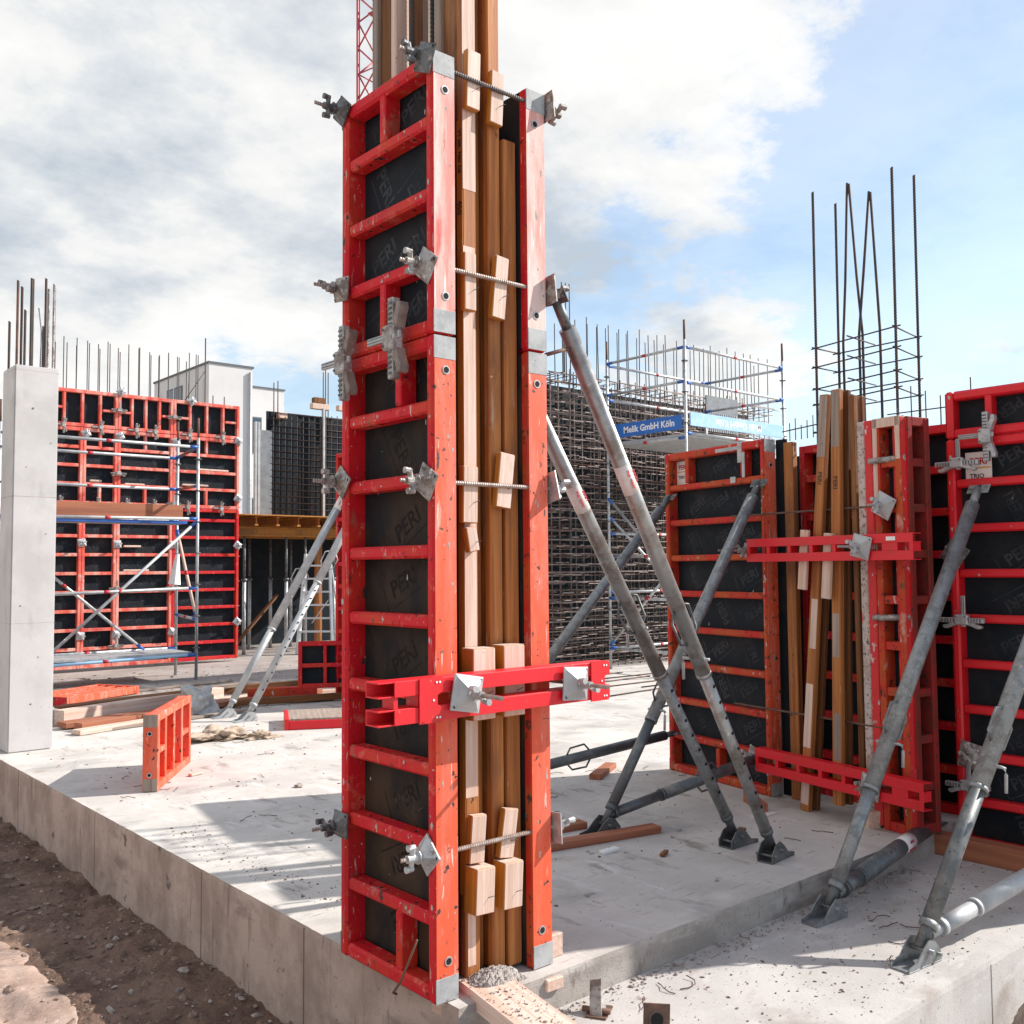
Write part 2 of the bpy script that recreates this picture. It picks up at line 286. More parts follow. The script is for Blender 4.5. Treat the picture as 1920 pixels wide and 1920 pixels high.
# ------------------------------------------------------------------ ground, slabs
def sheet(name, x0, x1, y0, y1, nx, ny, f, mat, kind='structure', smooth=True):
    bm = bmesh.new(); V = []
    for j in range(ny+1):
        for i in range(nx+1):
            x = x0+(x1-x0)*i/nx; y = y0+(y1-y0)*j/ny; V.append(bm.verts.new((x, y, f(x, y))))
    for j in range(ny):
        for i in range(nx):
            a = j*(nx+1)+i; bm.faces.new((V[a], V[a+1], V[a+nx+2], V[a+nx+1]))
    return tag(link(name, bm_mesh(bm, mat, smooth)), kind=kind)
from mathutils import noise as MN
def fbm(x, y, s, o=5): return MN.fractal(Vector((x*s, y*s, 3.3)), 1.0, 2.0, o)
sheet('ground', -900, 900, -900, 900, 4, 4, lambda x, y: -.62, 'ground_far')
def dz_(x, y):
    e = min(1, max(0, (.05-x)/.25))
    rut = .03*math.sin((x*.9+y*.32)*13)*(1 if x < -.75 else 0)*min(1, max(0, (-.75-x)/.3))
    return -.525+.045*fbm(x, y, .9)+.028*fbm(x, y, 4)+.010*fbm(x, y, 16, 3)+.035*(1-e)*abs(fbm(x, y, 3))+rut
sheet('dirt_strip', -3.4, .06, -2.6, 11, 240, 720, dz_, 'dirt')
pm('sunlit_soil', (.47, .345, .285), (.37, .26, .21), 3, .42, .62, (.56, .46, .40), 26, .60, .68, rough=1, bump=.9, bs=34, bd=.015, spec=.1, st=(.5, 2, 1), extra=[((.26, .17, .13), 8, .62, .70, (.4, 1.6, 1)), ((.58, .50, .45), 60, .66, .71, (1, 1, 1))])  # pale soil with the sunlight painted into its colour
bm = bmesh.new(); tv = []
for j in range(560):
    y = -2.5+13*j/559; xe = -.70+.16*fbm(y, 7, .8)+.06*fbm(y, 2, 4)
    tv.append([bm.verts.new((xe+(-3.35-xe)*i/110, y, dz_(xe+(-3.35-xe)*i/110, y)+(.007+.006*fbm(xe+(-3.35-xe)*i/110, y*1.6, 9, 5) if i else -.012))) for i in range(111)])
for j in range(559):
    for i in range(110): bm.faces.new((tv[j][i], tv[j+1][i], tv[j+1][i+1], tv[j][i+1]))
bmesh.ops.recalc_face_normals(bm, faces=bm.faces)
tag(link('sunlit_patch', bm_mesh(bm, 'sunlit_soil', True)), kind='structure')  # rutted sheet, its paleness stands for sun beyond the slab's shadow
def slab(name, x0, x1, y0, y1, z0, z1, topmat, facemat, rough_x=None, rough_y=None):
    """slab with slightly uneven arrises: top sheet, plus the two visible faces"""
    bm = bmesh.new()
    ny = int((min(y1, 12)-y0)/.05); nx = int((min(x1, 6)-x0)/.05)
    ys = [y0+(min(y1, 12)-y0)*j/ny for j in range(ny+1)]+([y1] if y1 > 12 else [])
    xs = [x0+(min(x1, 6)-x0)*i/nx for i in range(nx+1)]+([x1] if x1 > 6 else [])
    def jx(y, z): return .003*fbm(y, z, 2.0)+.003*fbm(y*1.0, z, 18)
    # left face (facing -x)
    lt = [bm.verts.new((x0+jx(y, 5)+.004, y, z1)) for y in ys]; lm = [bm.verts.new((x0+jx(y, 5)*.4, y, z1-.022-.008*abs(fbm(y, 1, 9)))) for y in ys]; lb = [bm.verts.new((x0, y, z0)) for y in ys]
    ft = [lt[0]]+[bm.verts.new((x, y0+jx(x, 9)+.004, z1)) for x in xs[1:]]; fm = [lm[0]]+[bm.verts.new((x, y0+jx(x, 9)*.4, z1-.022-.008*abs(fbm(x, 1, 9)))) for x in xs[1:]]; fb = [lb[0]]+[bm.verts.new((x, y0, z0)) for x in xs[1:]]
    faces = []
    for a, b in ((lt, lm), (lm, lb)):
        for i in range(len(ys)-1): faces.append(bm.faces.new((a[i], a[i+1], b[i+1], b[i])))
    for a, b in ((ft, fm), (fm, fb)):
        for i in range(len(xs)-1): faces.append(bm.faces.new((a[i+1], a[i], b[i], b[i+1])))
    c = bm.verts.new((x1, y1, z1)); top = bm.faces.new(lt[::-1]+ft[1:]+[c]); 
    bm.normal_update()
    me = bpy.data.meshes.new(name)
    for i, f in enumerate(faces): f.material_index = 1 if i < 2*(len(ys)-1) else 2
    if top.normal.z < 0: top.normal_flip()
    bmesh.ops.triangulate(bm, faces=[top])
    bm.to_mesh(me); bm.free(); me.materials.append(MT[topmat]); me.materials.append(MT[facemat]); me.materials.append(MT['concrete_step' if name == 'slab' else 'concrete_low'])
    return tag(link(name, me), kind='structure')
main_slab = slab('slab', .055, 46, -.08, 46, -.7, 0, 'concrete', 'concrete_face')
low_slab = slab('lower_slab', -.6, 30, -1.08, -.06, -.7, -.15, 'concrete_low', 'concrete_low')
yrd = []
def yedge(x): return 8.35+.5*fbm(x, 0, .6)+.12*fbm(x, 3, 3)+.14*x
bm = bmesh.new(); XS_ = [.12+.12*i for i in range(60)]+[8, 46]
for x in XS_: yrd.append((bm.verts.new((x, yedge(min(x, 7.4)), .003)), bm.verts.new((x, 46, .003))))
for i in range(len(XS_)-1): bm.faces.new((yrd[i][0], yrd[i+1][0], yrd[i+1][1], yrd[i][1]))
tag(link('yard_dirt', bm_mesh(bm, 'yard')), kind='structure')
# shutter board joints left in the faces of the slabs
for y in (1.15, 2.35, 4.2, 6.2, 8.2): box('face_joint', (.0535, y-.004, -.52), (.058, y+.004, -.012), 'joint', main_slab, 0)
for x in (1.1, 2.47, 3.9): box('face_joint', (x-.005, -1.0812, -.6), (x+.005, -1.078, -.17), 'joint', low_slab, 0)

# ------------------------------------------------------------------ formwork panels
def hole(parent, loc, axis, r=.013, ring='zinc_pale'):
    """drilled hole with its worn steel bushing"""
    q = zq(axis); a = Vector(axis).normalized()
    h = link('bolt_hole', cyl_me(r*1.45, .003, ring, 14), parent, Vector(loc)-a*.0012, q)
    link('bore', cyl_me(r, .0042, 'hole', 14), h, (0, 0, 0))
    return h
def panel(label, w, h, loc, rz, ribs, verts=(), red='red', edge='red', ply='ply_black', group=None, prints=0, pr='print', rot=None, caps=True, holes=(), ribh=.055, name='formwork_panel', ft=.05, pieces=True, seed=0):
    """frame panel: ribs face local -y, plywood at the back; x 0..w, y 0..0.12, z 0..h"""
    T = .12
    t = thing(name, label, 'formwork', loc, rz, group, rot)
    for x0, x1 in ((0, ft), (w-ft, w)):
        fr = box('frame_side', (x0, 0, 0), (x1, T, h), red, t, .012 if pieces else .006)
    for (x0, n) in ((-.0015, -1), (w+.0015, 1)):      # worn outer web of the frame
        s = box('frame_web', (x0-.001, .008, .012), (x0+.001, T-.004, h-.012), edge, t, 0)
        if caps:
            for z0, z1 in ((.004, .10), (h-.10, h-.004)): link('corner_plate', box_me(.0035, T-.008, z1-z0, 'cap_zinc', .001), t, (x0+.001*n, T/2, (z0+z1)/2))
        for z in holes: hole(t, (x0+.002*n, .066, z), (n, 0, 0))
    box('frame_bottom', (ft, .004, 0), (w-ft, T-.022, ft+.012), red, t, .012 if pieces else .005); box('frame_top', (ft, .004, h-ft-.012), (w-ft, T-.022, h), red, t, .012 if pieces else .005)
    for z in ribs:
        rb = box('rib', (ft, .012, z-ribh/2), (w-ft, T-.022, z+ribh/2), red, t, .010 if pieces else .004)
        if pieces:
            for fx in (.22, .36, .78):
                link('bore', cyl_me(.008, .002, 'hole', 8), rb, ((fx-.5)*(w-2*ft), -.012, ribh/2-.0006)); link('bore', cyl_me(.008, .002, 'hole', 8), rb, ((fx-.5)*(w-2*ft), -.012, -ribh/2-.0014))
    for x, z0, z1 in verts: box('stiffener', (x-.022, .010, z0), (x+.022, T-.022, z1), red, t, .006)
    box('plywood', (.01, T-.02, .01), (w-.01, T-.001, h-.01), ply, t, 0)
    if pieces:
        rs = random.Random(seed*7+int(w*100)+int(h*10)); sb = bmesh.new()
        def splat(c, ux, uz, r0, tall):
            vs = []
            for q in range(9):
                an = 2*math.pi*q/9; rr = r0*rs.uniform(.45, 1.15); vs.append(sb.verts.new(Vector(c)+Vector(ux)*math.cos(an)*rr+Vector(uz)*math.sin(an)*rr*tall))
            sb.faces.new(vs)
        for q in range(int(26*h)):
            k = rs.random()
            if k < .3: splat((rs.choice((ft*.5, w-ft*.5))+rs.uniform(-.012, .012), -.0008, rs.uniform(.03, h-.03)), (1, 0, 0), (0, 0, 1), rs.uniform(.003, .011), rs.uniform(.8, 3))
            elif k < .55 and ribs: splat((rs.uniform(ft, w-ft), .0112, rs.choice(list(ribs))+rs.uniform(-.012, .012)), (1, 0, 0), (0, 0, 1), rs.uniform(.003, .012), rs.uniform(.5, 1.4))
            elif k < .8: splat((rs.choice((-.0032, w+.0032)), rs.uniform(.02, .1), rs.uniform(.12, h-.12)), (0, 1, 0), (0, 0, 1), rs.uniform(.003, .010), rs.uniform(.8, 4))
            else: splat((rs.uniform(ft, w-ft), T-.0212, rs.uniform(.06, h-.06)), (1, 0, 0), (0, 0, 1), rs.uniform(.002, .008), rs.uniform(.6, 3))
        tag(link('cement_splash', bm_mesh(sb, 'cement'), t), kind='stuff')
    if prints:
        rnd = random.Random(seed); bm = bmesh.new()
        me = text_me('PERI', .11, pr, .0003, .002)
        zs = sorted([0]+list(ribs)+[h]); cells = [(zs[i]+.04, zs[i+1]-.04) for i in range(len(zs)-1) if zs[i+1]-zs[i] > .2]
        for (a, b) in cells:
            nn = max(1, int(prints*w/.32))
            for i in range(nn):
                px = ft+.08+(w-2*ft-.16)*(i+.5)/nn+rnd.uniform(-.04, .04); pz = (a+b)/2+rnd.uniform(-.03, .03)
                M = Matrix.Translation((px, T-.0205, pz)) @ Matrix.Rotation(R(90), 4, 'X') @ Matrix.Rotation(R(rnd.choice((28, 28, 118, -62, 208))+rnd.uniform(-4, 4)), 4, 'Z') 
                n0 = len(bm.verts); bm.from_mesh(me); bm.verts.ensure_lookup_table()
                for v in bm.verts[n0:]: v.co = M @ v.co
                # the printed bracket that goes with every word
                for (x0, y0, x1, y1) in ((-.16, -.075, .16, -.069), (-.16, -.075, -.154, .075)):
                    vs = [bm.verts.new(M @ Vector((x, y, 0))) for x, y in ((x0, y0), (x1, y0), (x1, y1), (x0, y1))]; bm.faces.new(vs)
        # keep the print on the sheet
        lim = [v for v in bm.verts if not (ft*.4 < v.co.x < w-ft*.4)]
        bmesh.ops.delete(bm, geom=lim, context='VERTS')
        tag(link('print', bm_mesh(bm, pr), t), kind='stuff')
    return t

# ------------------------------------------------------------------ tie plates, nuts, clamps
def plate_me(mat, s=.062):
    k = ('plate', mat, s)
    if k not in CACHE:
        bm = bmesh.new(); o = [bm.verts.new((x*s, y, z*s)) for y in (0, -.006) for x, z in ((-1, -1), (1, -1), (1, 1), (-1, 1))]
        i = [bm.verts.new((x*s*.24, -.042, z*s*.24)) for x, z in ((-1, -1), (1, -1), (1, 1), (-1, 1))]
        m = [bm.verts.new((x*s*.86, -.009, z*s*.86)) for x, z in ((-1, -1), (1, -1), (1, 1), (-1, 1))]
        bm.faces.new(o[:4])
        for k2 in range(4):
            n = (k2+1) % 4
            bm.faces.new((o[k2], o[4+k2], o[4+n], o[n])[::-1]); bm.faces.new((o[4+k2], o[4+n], m[n], m[k2])); bm.faces.new((m[k2], m[n], i[n], i[k2]))
        bm.faces.new(i); bmesh.ops.recalc_face_normals(bm, faces=bm.faces)
        CACHE[k] = bm_mesh(bm, mat)
    return CACHE[k]
def nut_me(mat):
    k = ('nut', mat)
    if k not in CACHE:
        bm = bmesh.new()
        def cone(r1, r2, d, M, n=10): bmesh.ops.create_cone(bm, cap_ends=True, segments=n, radius1=r1, radius2=r2, depth=d, matrix=M)
        RX = Matrix.Rotation(R(90), 4, 'X')
        cone(.024, .030, .012, Matrix.Translation((0, -.006, 0)) @ RX); cone(.018, .016, .05, Matrix.Translation((0, -.035, 0)) @ RX)
        for s in (-1, 1):
            cone(.012, .010, .036, Matrix.Translation((s*.026, -.036, 0)) @ Matrix.Rotation(R(90), 4, 'Y'), 8)
            cone(.011, .014, .034, Matrix.Translation((s*.044, -.044, 0)) @ RX, 8)
        CACHE[k] = bm_mesh(bm, mat)
    return CACHE[k]
def plate_holes(p, s):
    for sx in (-1, 1): link('bore', cyl_me(.006, .003, 'hole', 8), p, (sx*s*.80, -.0085, sx*s*.80), zq((0, -1, 0)))
def anchor(label, loc, rz, spin, mat='zinc', rl=.10, group=None, s=.062, rodmat='rod', tail=.0):
    t = thing('tie_anchor', label, 'tie anchor', loc, rz, group)
    plate_holes(link('plate', plate_me(mat, s), t, (0, 0, 0), rot=(0, spin, 0)), s)
    link('wing_nut', nut_me(mat), t, (0, -.042, 0), rot=(0, spin*1.7+.4, 0))
    rod('rod', (0, tail, 0), (0, -rl, 0), .0085, rodmat, t)
    return t
def clamp(label, loc, rz, ang=0., mat='zinc_dirty', sc=1., group=None, side=1):
    """alignment clamp: toothed spine with two jaws, hammered wedge through it"""
    t = thing('alignment_clamp', label, 'clamp', loc, group=group, rot=(0, 0, rz))
    q = Quaternion((0, 1, 0), ang)
    def P(name, a, b, m, ch=.004):
        d = [abs(b[i]-a[i])*sc for i in range(3)]; ce = Vector([(a[i]+b[i])/2*sc for i in range(3)]); return link(name, box_me(*d, m, ch), t, q @ ce, q)
    sp = P('spine', (-.019, -.075, -.17), (.019, -.035, .17), mat)
    for k in range(5):
        for sgn in (1, -1): link('tooth', box_me(.030*sc, .006*sc, .008*sc, 'zinc_dark', 0), sp, (0, -.0215*sc, sgn*(.058+.022*k)*sc))
    for sgn in (1, -1):
        poly = [(0, .03), (.030, .04), (.042, .08), (.060, .12), (.056, .145), (.034, .15), (.022, .105), (0, .09)]
        poly = [(x*sc, z*sc*sgn) for x, z in poly]
        link('jaw', prism_me(('jaw', sgn, sc), poly, .05*sc, 'clamp_brown' if mat == 'zinc_dirty' else mat, .004), t, q @ Vector((.006*sc, -.072*sc, 0)), q)
    P('housing', (-.045, -.088, -.05), (.036, -.03, .055), mat, .008)
    P('wedge', (-.19, -.066, -.004), (.05, -.050, .028), 'zinc_pale', .003)
    for zz in (.004, .018): P('wedge_groove', (-.185, -.0672, zz), (-.05, -.0655, zz+.004), 'zinc_dark', 0)
    for zz in (-.033, .036): link('rivet', cyl_me(.006*sc, .004, 'zinc_dark', 8), t, q @ (Vector((-.03, -.0905, zz))*sc), zq((0, -1, 0)))
    return t

# ------------------------------------------------------------------ push-pull props
def strut(label, foot, top, j1=.07, j2=.42, mo='strut', mi='strut', mf='strut_mid', r=.045, handles=(.47,), hook=None, sticker=None, head=True, shoe=True, group='push-pull props', holes=True, flip=1):
    foot = Vector(foot); top = Vector(top); d = top-foot; a = math.atan2(d.y, d.x)
    t = thing('push_pull_prop', label, 'prop', foot, a, group)
    H = math.hypot(d.x, d.y); piv = Vector((0, 0, .065)); e = Vector((H, 0, d.z)); ax = (e-piv); Ln = ax.length; ax.normalize()
    P = lambda f: piv+ax*(Ln*f)
    nrm = Vector((-ax.z, 0, ax.x))
    if shoe:
        sh = box('foot_plate', (-.17*flip if flip > 0 else -.10, -.05, .0), (.10 if flip > 0 else .17, .05, .008), mf, t, .002)
        for sy in (-.05, .044):
            poly = [(-.17, .008), (.10, .008), (.10, .045), (.055, .10), (.0, .115), (-.045, .085), (-.10, .035), (-.17, .022)]
            if flip < 0: poly = [(-x, z) for x, z in poly]
            link('cheek', prism_me(('cheek', flip), poly, .006, mf), t, (0, sy, 0))
        bar('pin', (0, -.075, .065), (0, .075, .065), .012, mf, t, 8); bar('pin', (.07, -.07, .04), (.07, .065, .04), .009, mf, t, 8)
    bar('spindle', P(.0), P(j1), r*.62, 'strut_dark' if mi != 'zinc_pale' else mi, t, 12)
    inn = bar('inner_tube', P(j1*.55), P(j2), r*.84, mi, t, 16)
    bar('collar', P(j1*.5), P(j1*.5)+ax*.035, r*.92, mf, t, 14)
    if holes:
        k = int((j2-j1)*Ln/.11)
        for i in range(k):
            for sy in (-1, 1):
                link('bore', cyl_me(.0105, .003, 'hole', 10), t, P(j1)+ax*(.09+.11*i)+Vector((0, sy*r*.84-.0005*sy-.0015+ (.0 if sy > 0 else 0), 0)), zq((0, sy, 0)))
    bar('outer_tube', P(j2-.03), P(.955 if head else 1), r, mo, t, 18)
    bar('collar', P(j2-.032), P(j2-.032)+ax*.025, r*1.05, mo, t, 18)
    if head:
        bar('spindle', P(.95), P(1.0), r*.6, mf, t, 12)
        for sy in (-.03, .024): link('head_plate', box_me(.09, .006, .07, mf, .002), t, P(1.0)+Vector((0, sy, 0)), zq(ax))
        bar('pin', P(1.0)+Vector((0, -.06, 0)), P(1.0)+Vector((0, .06, 0)), .010, mf, t, 8)
    for f in handles:
        c = P(f)
        for sg in (1, -1):
            o = nrm*r*sg
            pts = [c+o*.7-ax*.13, c+o+nrm*sg*.045-ax*.085, c+o+nrm*sg*.05+ax*.05, c+o*.7+ax*.10]
            link('handle', tube_path(pts, .008, mf), t)
    if hook:
        c = P(hook); y = Vector((0, -1, 0))
        pts = [c+y*-.07, c+y*.075, c+y*.105+Vector((-.02, 0, .0)), c+y*.115+Vector((-.03, 0, -.03)), c+y*.115+Vector((-.035, 0, -.12))]
        link('locking_pin', tube_path(pts, .0085, 'zinc_pale', 8), t)
    if sticker:
        c = P(sticker)
        st = bar('sticker', c, c+ax*.16, r*1.015, 'sticker', t, 18)
        for k, (tx, mm) in enumerate((('PERI', 'ink_red'), ('RS 450', 'ink_red'))):
            # words run down the tube on the side that faces the yard
            yv = Vector((0, -1 if math.cos(a) > 0 else 1, 0)); xv = -ax; zv = yv; yy = zv.cross(xv)
            M = Matrix(((xv.x, yy.x, zv.x, 0), (xv.y, yy.y, zv.y, 0), (xv.z, yy.z, zv.z, 0), (0, 0, 0, 1)))
            ang = (.38 if k == 0 else -.38)
            off = yv*math.cos(ang)*r*1.03+nrm*math.sin(ang)*r*1.03
            o = link('print', text_me(tx, .036, mm, .0006, .0012), t, c+ax*.08+off); o.rotation_mode = 'QUATERNION'; o.rotation_quaternion = M.to_quaternion()
    return t

# ================================================================== the near column formwork
low_ribs = [.32, .61, .91, 1.21, 1.51, 1.80, 2.10, 2.40]
up_ribs = [.31, .60, .91]
A90 = R(-90)
panel('tall lower red panel with dark brown plywood on the left face of the near column', .72, 2.695, (0, .72, 0), A90, low_ribs, ((.45, .06, .30), (.45, 2.43, 2.64)), red='red', edge='red_edge', ply='ply_brown', prints=.6, pr='print_brown', holes=(.16, 2.55), seed=3, group='panels of the near column')
panel('upper red panel with black printed plywood on the left face of the near column', .72, 1.20, (0, .72, 2.70), A90, up_ribs, ((.33, .93, 1.15), (.33, .05, .29)), red='red', edge='red_pale', ply='ply_black', prints=.9, holes=(.16, 1.04), seed=5, group='panels of the near column')
panel('tall lower panel with orange red edge on the right side of the near column', .72, 2.695, (.64, 0, 0), R(90), low_ribs, ((.45, .06, .30), (.45, 2.43, 2.64)), red='red_old', edge='red_edge', ply='ply_brown', holes=(.16, 2.55), group='panels of the near column')
panel('upper panel with pink worn edge on the right side of the near column', .72, 1.20, (.64, 0, 2.70), R(90), up_ribs, ((.33, .93, 1.15),), red='red', edge='red_pale', ply='ply_black', holes=(.16, 1.04), group='panels of the near column')

# girders closing the column's near end
def girder(label, x0, x1, yf, z0, z1, mats, dirn=1, dep=.2, group='girders of the near column', web='timber_yellow'):
    t = thing('timber_girder', label, 'girder', ((x0+x1)/2, yf, z0), 0, group)
    wd = (x1-x0)/2; h = z1-z0; xm = (x0+x1)/2
    box('flange', (-wd, 0, 0), (wd, .04*dirn, h), mats[0], t, .006)
    box('web', (-.015, .04*dirn, .0), (.015, (dep-.04)*dirn, h-.002), web, t, 0)
    box('flange', (-wd, (dep-.04)*dirn, 0), (wd, dep*dirn, h), mats[1], t, .006)
    return t
g = girder('left yellow girder stamped 450 between the panels of the near column', .205, .280, .058, .02, 4.75, ('timber', 'timber_grey'), web='timber_dark')
box('side_strip', (-.0385, .001, .35), (-.037, .039, 3.66), 'timber_yellow', g, 0)
text('print', '450', .042, 'ink_wood', (-.0392, .020, 3.27), (R(90), R(90), R(-90)), g, .001)
text('print', 'VT 20K  PERI  DE', .026, 'ink_wood', (-.0392, .020, 3.52), (R(90), R(90), R(-90)), g, .0008)
box('bare_front', (-.0365, -.0012, .75), (.028, 0.0, 3.1), 'timber_pale', g, 0); box('bare_front', (-.03, -.0012, .06), (.012, 0.0, .28), 'timber_pale', g, 0); box('bare_front', (-.037, -.0012, 3.35), (.034, 0, 4.72), 'timber_pale', g, 0)
girder('middle brown girder between the panels of the near column', .36, .43, .072, .02, 4.9, ('timber', 'timber_dark'), web='timber')
girder('right brown girder ending below the top of the near column', .440, .515, .06, .02, 3.66, ('timber', 'timber_dark'), web='timber_dark')
tag(beam('filler_board', (.32, .15, .02), (.32, .15, 4.7), .085, .024, 'timber'), 'brown board between the left and middle girders of the near column', 'board')
tag(box('stop_end_board', (.123, .325, 0), (.517, .346, 3.85), 'timber_dark'), 'dark board closing the near column behind its girders', 'board')
# far end of the same column
girder('weathered girder sticking up behind the top of the near column, leftmost', .13, .21, .66, .02, 4.85, ('timber_grey', 'timber_pale'), -1, web='timber_dark')
girder('grey brown girder sticking up at the back of the near column', .34, .42, .70, .02, 4.9, ('timber_dark', 'timber_grey'), -1, web='timber_dark')
tag(box('stop_end_board', (.123, .41, 0), (.517, .43, 3.85), 'timber_dark'), 'dark board closing the back end of the near column', 'board')
cg = thing('rebar_cage', 'twisted dark reinforcing bars rising inside the near column', 'reinforcement', (.32, .38, 0))
for x, y in ((-.155, .0), (.02, -.022), (.15, -.02), (.15, .02), (-.02, .02)): rod('rebar', (x, y, 0), (x, y, 4.95), .012, 'rebar', cg, .022)
# wooden blocks wedged behind the tie rods
BL = [(.20, .275, 3.72, 3.98, .0, 'weathered pale block hanging by the top tie rod on the left girder', 'timber_pale', .03), (.33, .405, 3.69, 3.93, .05, 'split block hanging by the top tie rod on the middle girder', 'timber_pale', .06),
      (.185, .25, 2.83, 3.08, .02, 'rough block by the second tie rod on the left girder', 'timber_pale', -.0), (.335, .41, 2.82, 3.10, .07, 'clean white block with a nail by the second tie rod', 'timber_pale', .1),
      (.17, .25, 1.92, 2.16, .01, 'pale block by the third tie rod on the left girder', 'timber_pale', .02), (.35, .435, 1.99, 2.23, .05, 'pale tilted block by the third tie rod on the right', 'timber_pale', .12),
      (.205, .262, 1.80, 1.905, .02, 'short torn block just below the third tie rod', 'timber_pale', -.18),
      (.18, .30, 1.10, 1.395, -.03, 'thick block behind the waler on the left', 'timber_pale', 0), (.345, .465, 1.10, 1.40, -.0, 'thick block behind the waler on the right', 'timber_pale', 0),
      (.195, .275, .505, .70, .0, 'block leaning by the lowest tie rod on the left', 'timber_pale', .08), (.355, .435, .495, .70, .03, 'block leaning by the lowest tie rod on the right', 'timber_pale', .16),
      (.185, .285, .31, .495, -.035, 'big cut block at the foot of the near column on the left', 'timber_pale', .05), (.335, .44, .30, .49, -.01, 'big cut block at the foot of the near column on the right', 'timber_pale', .05)]
for x0, x1, z0, z1, y0, lb, m, tilt in BL:
    thick = x1-x0 > .095; dpt = .082 if thick else .032
    y1 = .0555
    yc = y1-dpt/2-.002; h = z1-z0
    t = thing('wooden_block', lb, 'block', ((x0+x1)/2, yc, z0), 0, 'blocks wedged in the near column', rot=(0, tilt, 0))
    box('side_grain', (-(x1-x0)/2, -dpt/2, 0), ((x1-x0)/2, dpt/2, h), 'timber_yellow', t, .004)
    box('cut_face', (-(x1-x0)/2+.003, -dpt/2-.0015, .003), ((x1-x0)/2-.003, -dpt/2+.002, h-.003), m, t, .001)
    box('end_grain', (-(x1-x0)/2+.003, -dpt/2+.003, h-.001), ((x1-x0)/2-.003, dpt/2-.003, h+.0015), m, t, 0)
    bar('nail', (.012, -dpt/2, h*.35), (.03+.02*tilt, -dpt/2-.02, h*.40), .0016, 'rod_dark', t, 5)
# tie rods across the near end and their anchors
for k, (z, nm, m) in enumerate(((3.84, 'top', 'rod_dark'), (2.985, 'second', 'rod'), (2.085, 'third', 'rod'), (.585, 'lowest', 'rod'))):
    tag(rod('tie_rod', (-.005, .012, z), (.70, .012, z), .0095, m), '%s threaded tie rod crossing in front of the girders of the near column' % nm, 'tie rod', 'tie rods of the near column')
    anchor('plate with wing nut of the %s tie, front corner of the near column' % nm, (-.006, .035, z+.03*(k == 0)), A90, (.45, .62, .55, .78)[k], ('zinc_dark', 'zinc_dirty', 'zinc_dirty', 'zinc')[k], .13, 'tie plates of the near column', .060)
    anchor('plate with wing nut of the %s tie, right side of the near column' % nm, (.648, .015, z), R(90), (.1, .12, .25, .05)[k], ('zinc_dirty', 'zinc_dirty', 'zinc', 'zinc')[k], .10, 'tie plates of the near column', .066)
    anchor('plate with wing nut of the %s tie, far left edge of the near column' % nm, (-.006, .70, (3.88, 3.03, 2.13, .58)[k]), A90, (.72, .1, .68, .04)[k], ('zinc_dark', 'zinc_dirty', 'zinc_dirty', 'zinc_dark')[k], .15, 'tie plates of the near column', .056, tail=.02)
# clamps on the panel joint
clamp('large worn clamp over the panel joint of the near column, right one', (-.0, .20, 2.70), A90, 0, 'zinc_dirty', 1.02, 'clamps of the near column')
clamp('large dirty clamp over the panel joint at the left edge of the near column', (-.0, .60, 2.66), A90, 0, 'zinc_dirty', 1.0, 'clamps of the near column')
# waler across the near end
wl = thing('waler', 'bright red double channel waler bolted across the near column', 'waler', (0, 0, 1.14), group='steel walers')
for z0, z1 in ((0, .06), (.105, .165)):
    box('channel_web', (-.34, -.034, z0), (.90, -.028, z1), 'red_new', wl, .001)
    for zz in (z0, z1-.006): box('channel_flange', (-.34, -.115, zz), (.90, -.034, zz+.006), 'red_new', wl, .001)
    box('channel_lip', (-.27, -.121, z0+.001), (.895, -.115, z1-.001), 'red_new', wl, .001)
for x in (-.27, -.16, .08, .70, .84):
    box('spacer', (x, -.113, .0605), (x+.02, -.036, .1045), 'red_new', wl, .001)
for x in (-.15, .78):
    pl = link('end_plate', prism_me('ep', [(-.01, -.005), (.10, -.005), (.10, .05), (.075, .065), (.075, .10), (.10, .115), (.10, .17), (-.01, .17)], .006, 'red_new'), wl, (x, -.128, 0))
    for bx, bz in ((.07, .15), (.085, .15), (.07, .015), (.085, .015), (.055, .082)): link('bore', cyl_me(.0045, .002, 'white_paint', 8), pl, (bx, -.0005, bz), zq((0, -1, 0)))
anchor('pale plate with wing nut and long rod on the waler, left one', (.06, -.135, 1.235), 0, .18, 'zinc_pale', .22, 'plates on the waler', .072, tail=.25)
anchor('pale plate with wing nut and long rod on the waler, right one', (.66, -.135, 1.225), 0, .06, 'zinc_pale', .20, 'plates on the waler', .072, tail=.25)
# wooden packing below the column
tag(beam('packing_block', (.09, .10, -.037), (.10, -.06, -.037), .075, .055, 'timber_pale'), 'pale wood block jutting out under the left panel of the near column', 'block', 'packing under the near column')
tag(beam('packing_block', (.58, .16, -.037), (.56, -.10, -.037), .09, .05, 'timber_pale'), 'flat wood block under the right panel of the near column', 'block', 'packing under the near column')
tag(beam('packing_block', (.70, .04, .05), (.70, .20, .05), .08, .1, 'timber_pale'), 'upright wood block leaning on the right side of the near column', 'block', 'packing under the near column')
tag(beam('plank', (.275, .07, .0), (.10, -1.05, -.03), .21, .07, 'timber_pale'), 'wide sandy plank running out from the foot of the near column', 'plank')
bm = bmesh.new(); bmesh.ops.create_grid(bm, x_segments=110, y_segments=80, size=1)
for v in bm.verts:
    x, y = v.co.x, v.co.y; rr = math.hypot(x, y)
    v.co = Vector((x*.125, y*.08, max(-.02, .038*max(0, 1-rr)**.8+.012*fbm(x*.3, y*.3, 18, 6)*(rr < 1.1)+.006*fbm(x, y, 30, 3)-.012*(rr > .95))))
tag(link('sand_heap', bm_mesh(bm, 'sand', True), loc=(.30, .0, .034)), 'small heap of grey sand at the foot of the near column', 'sand')
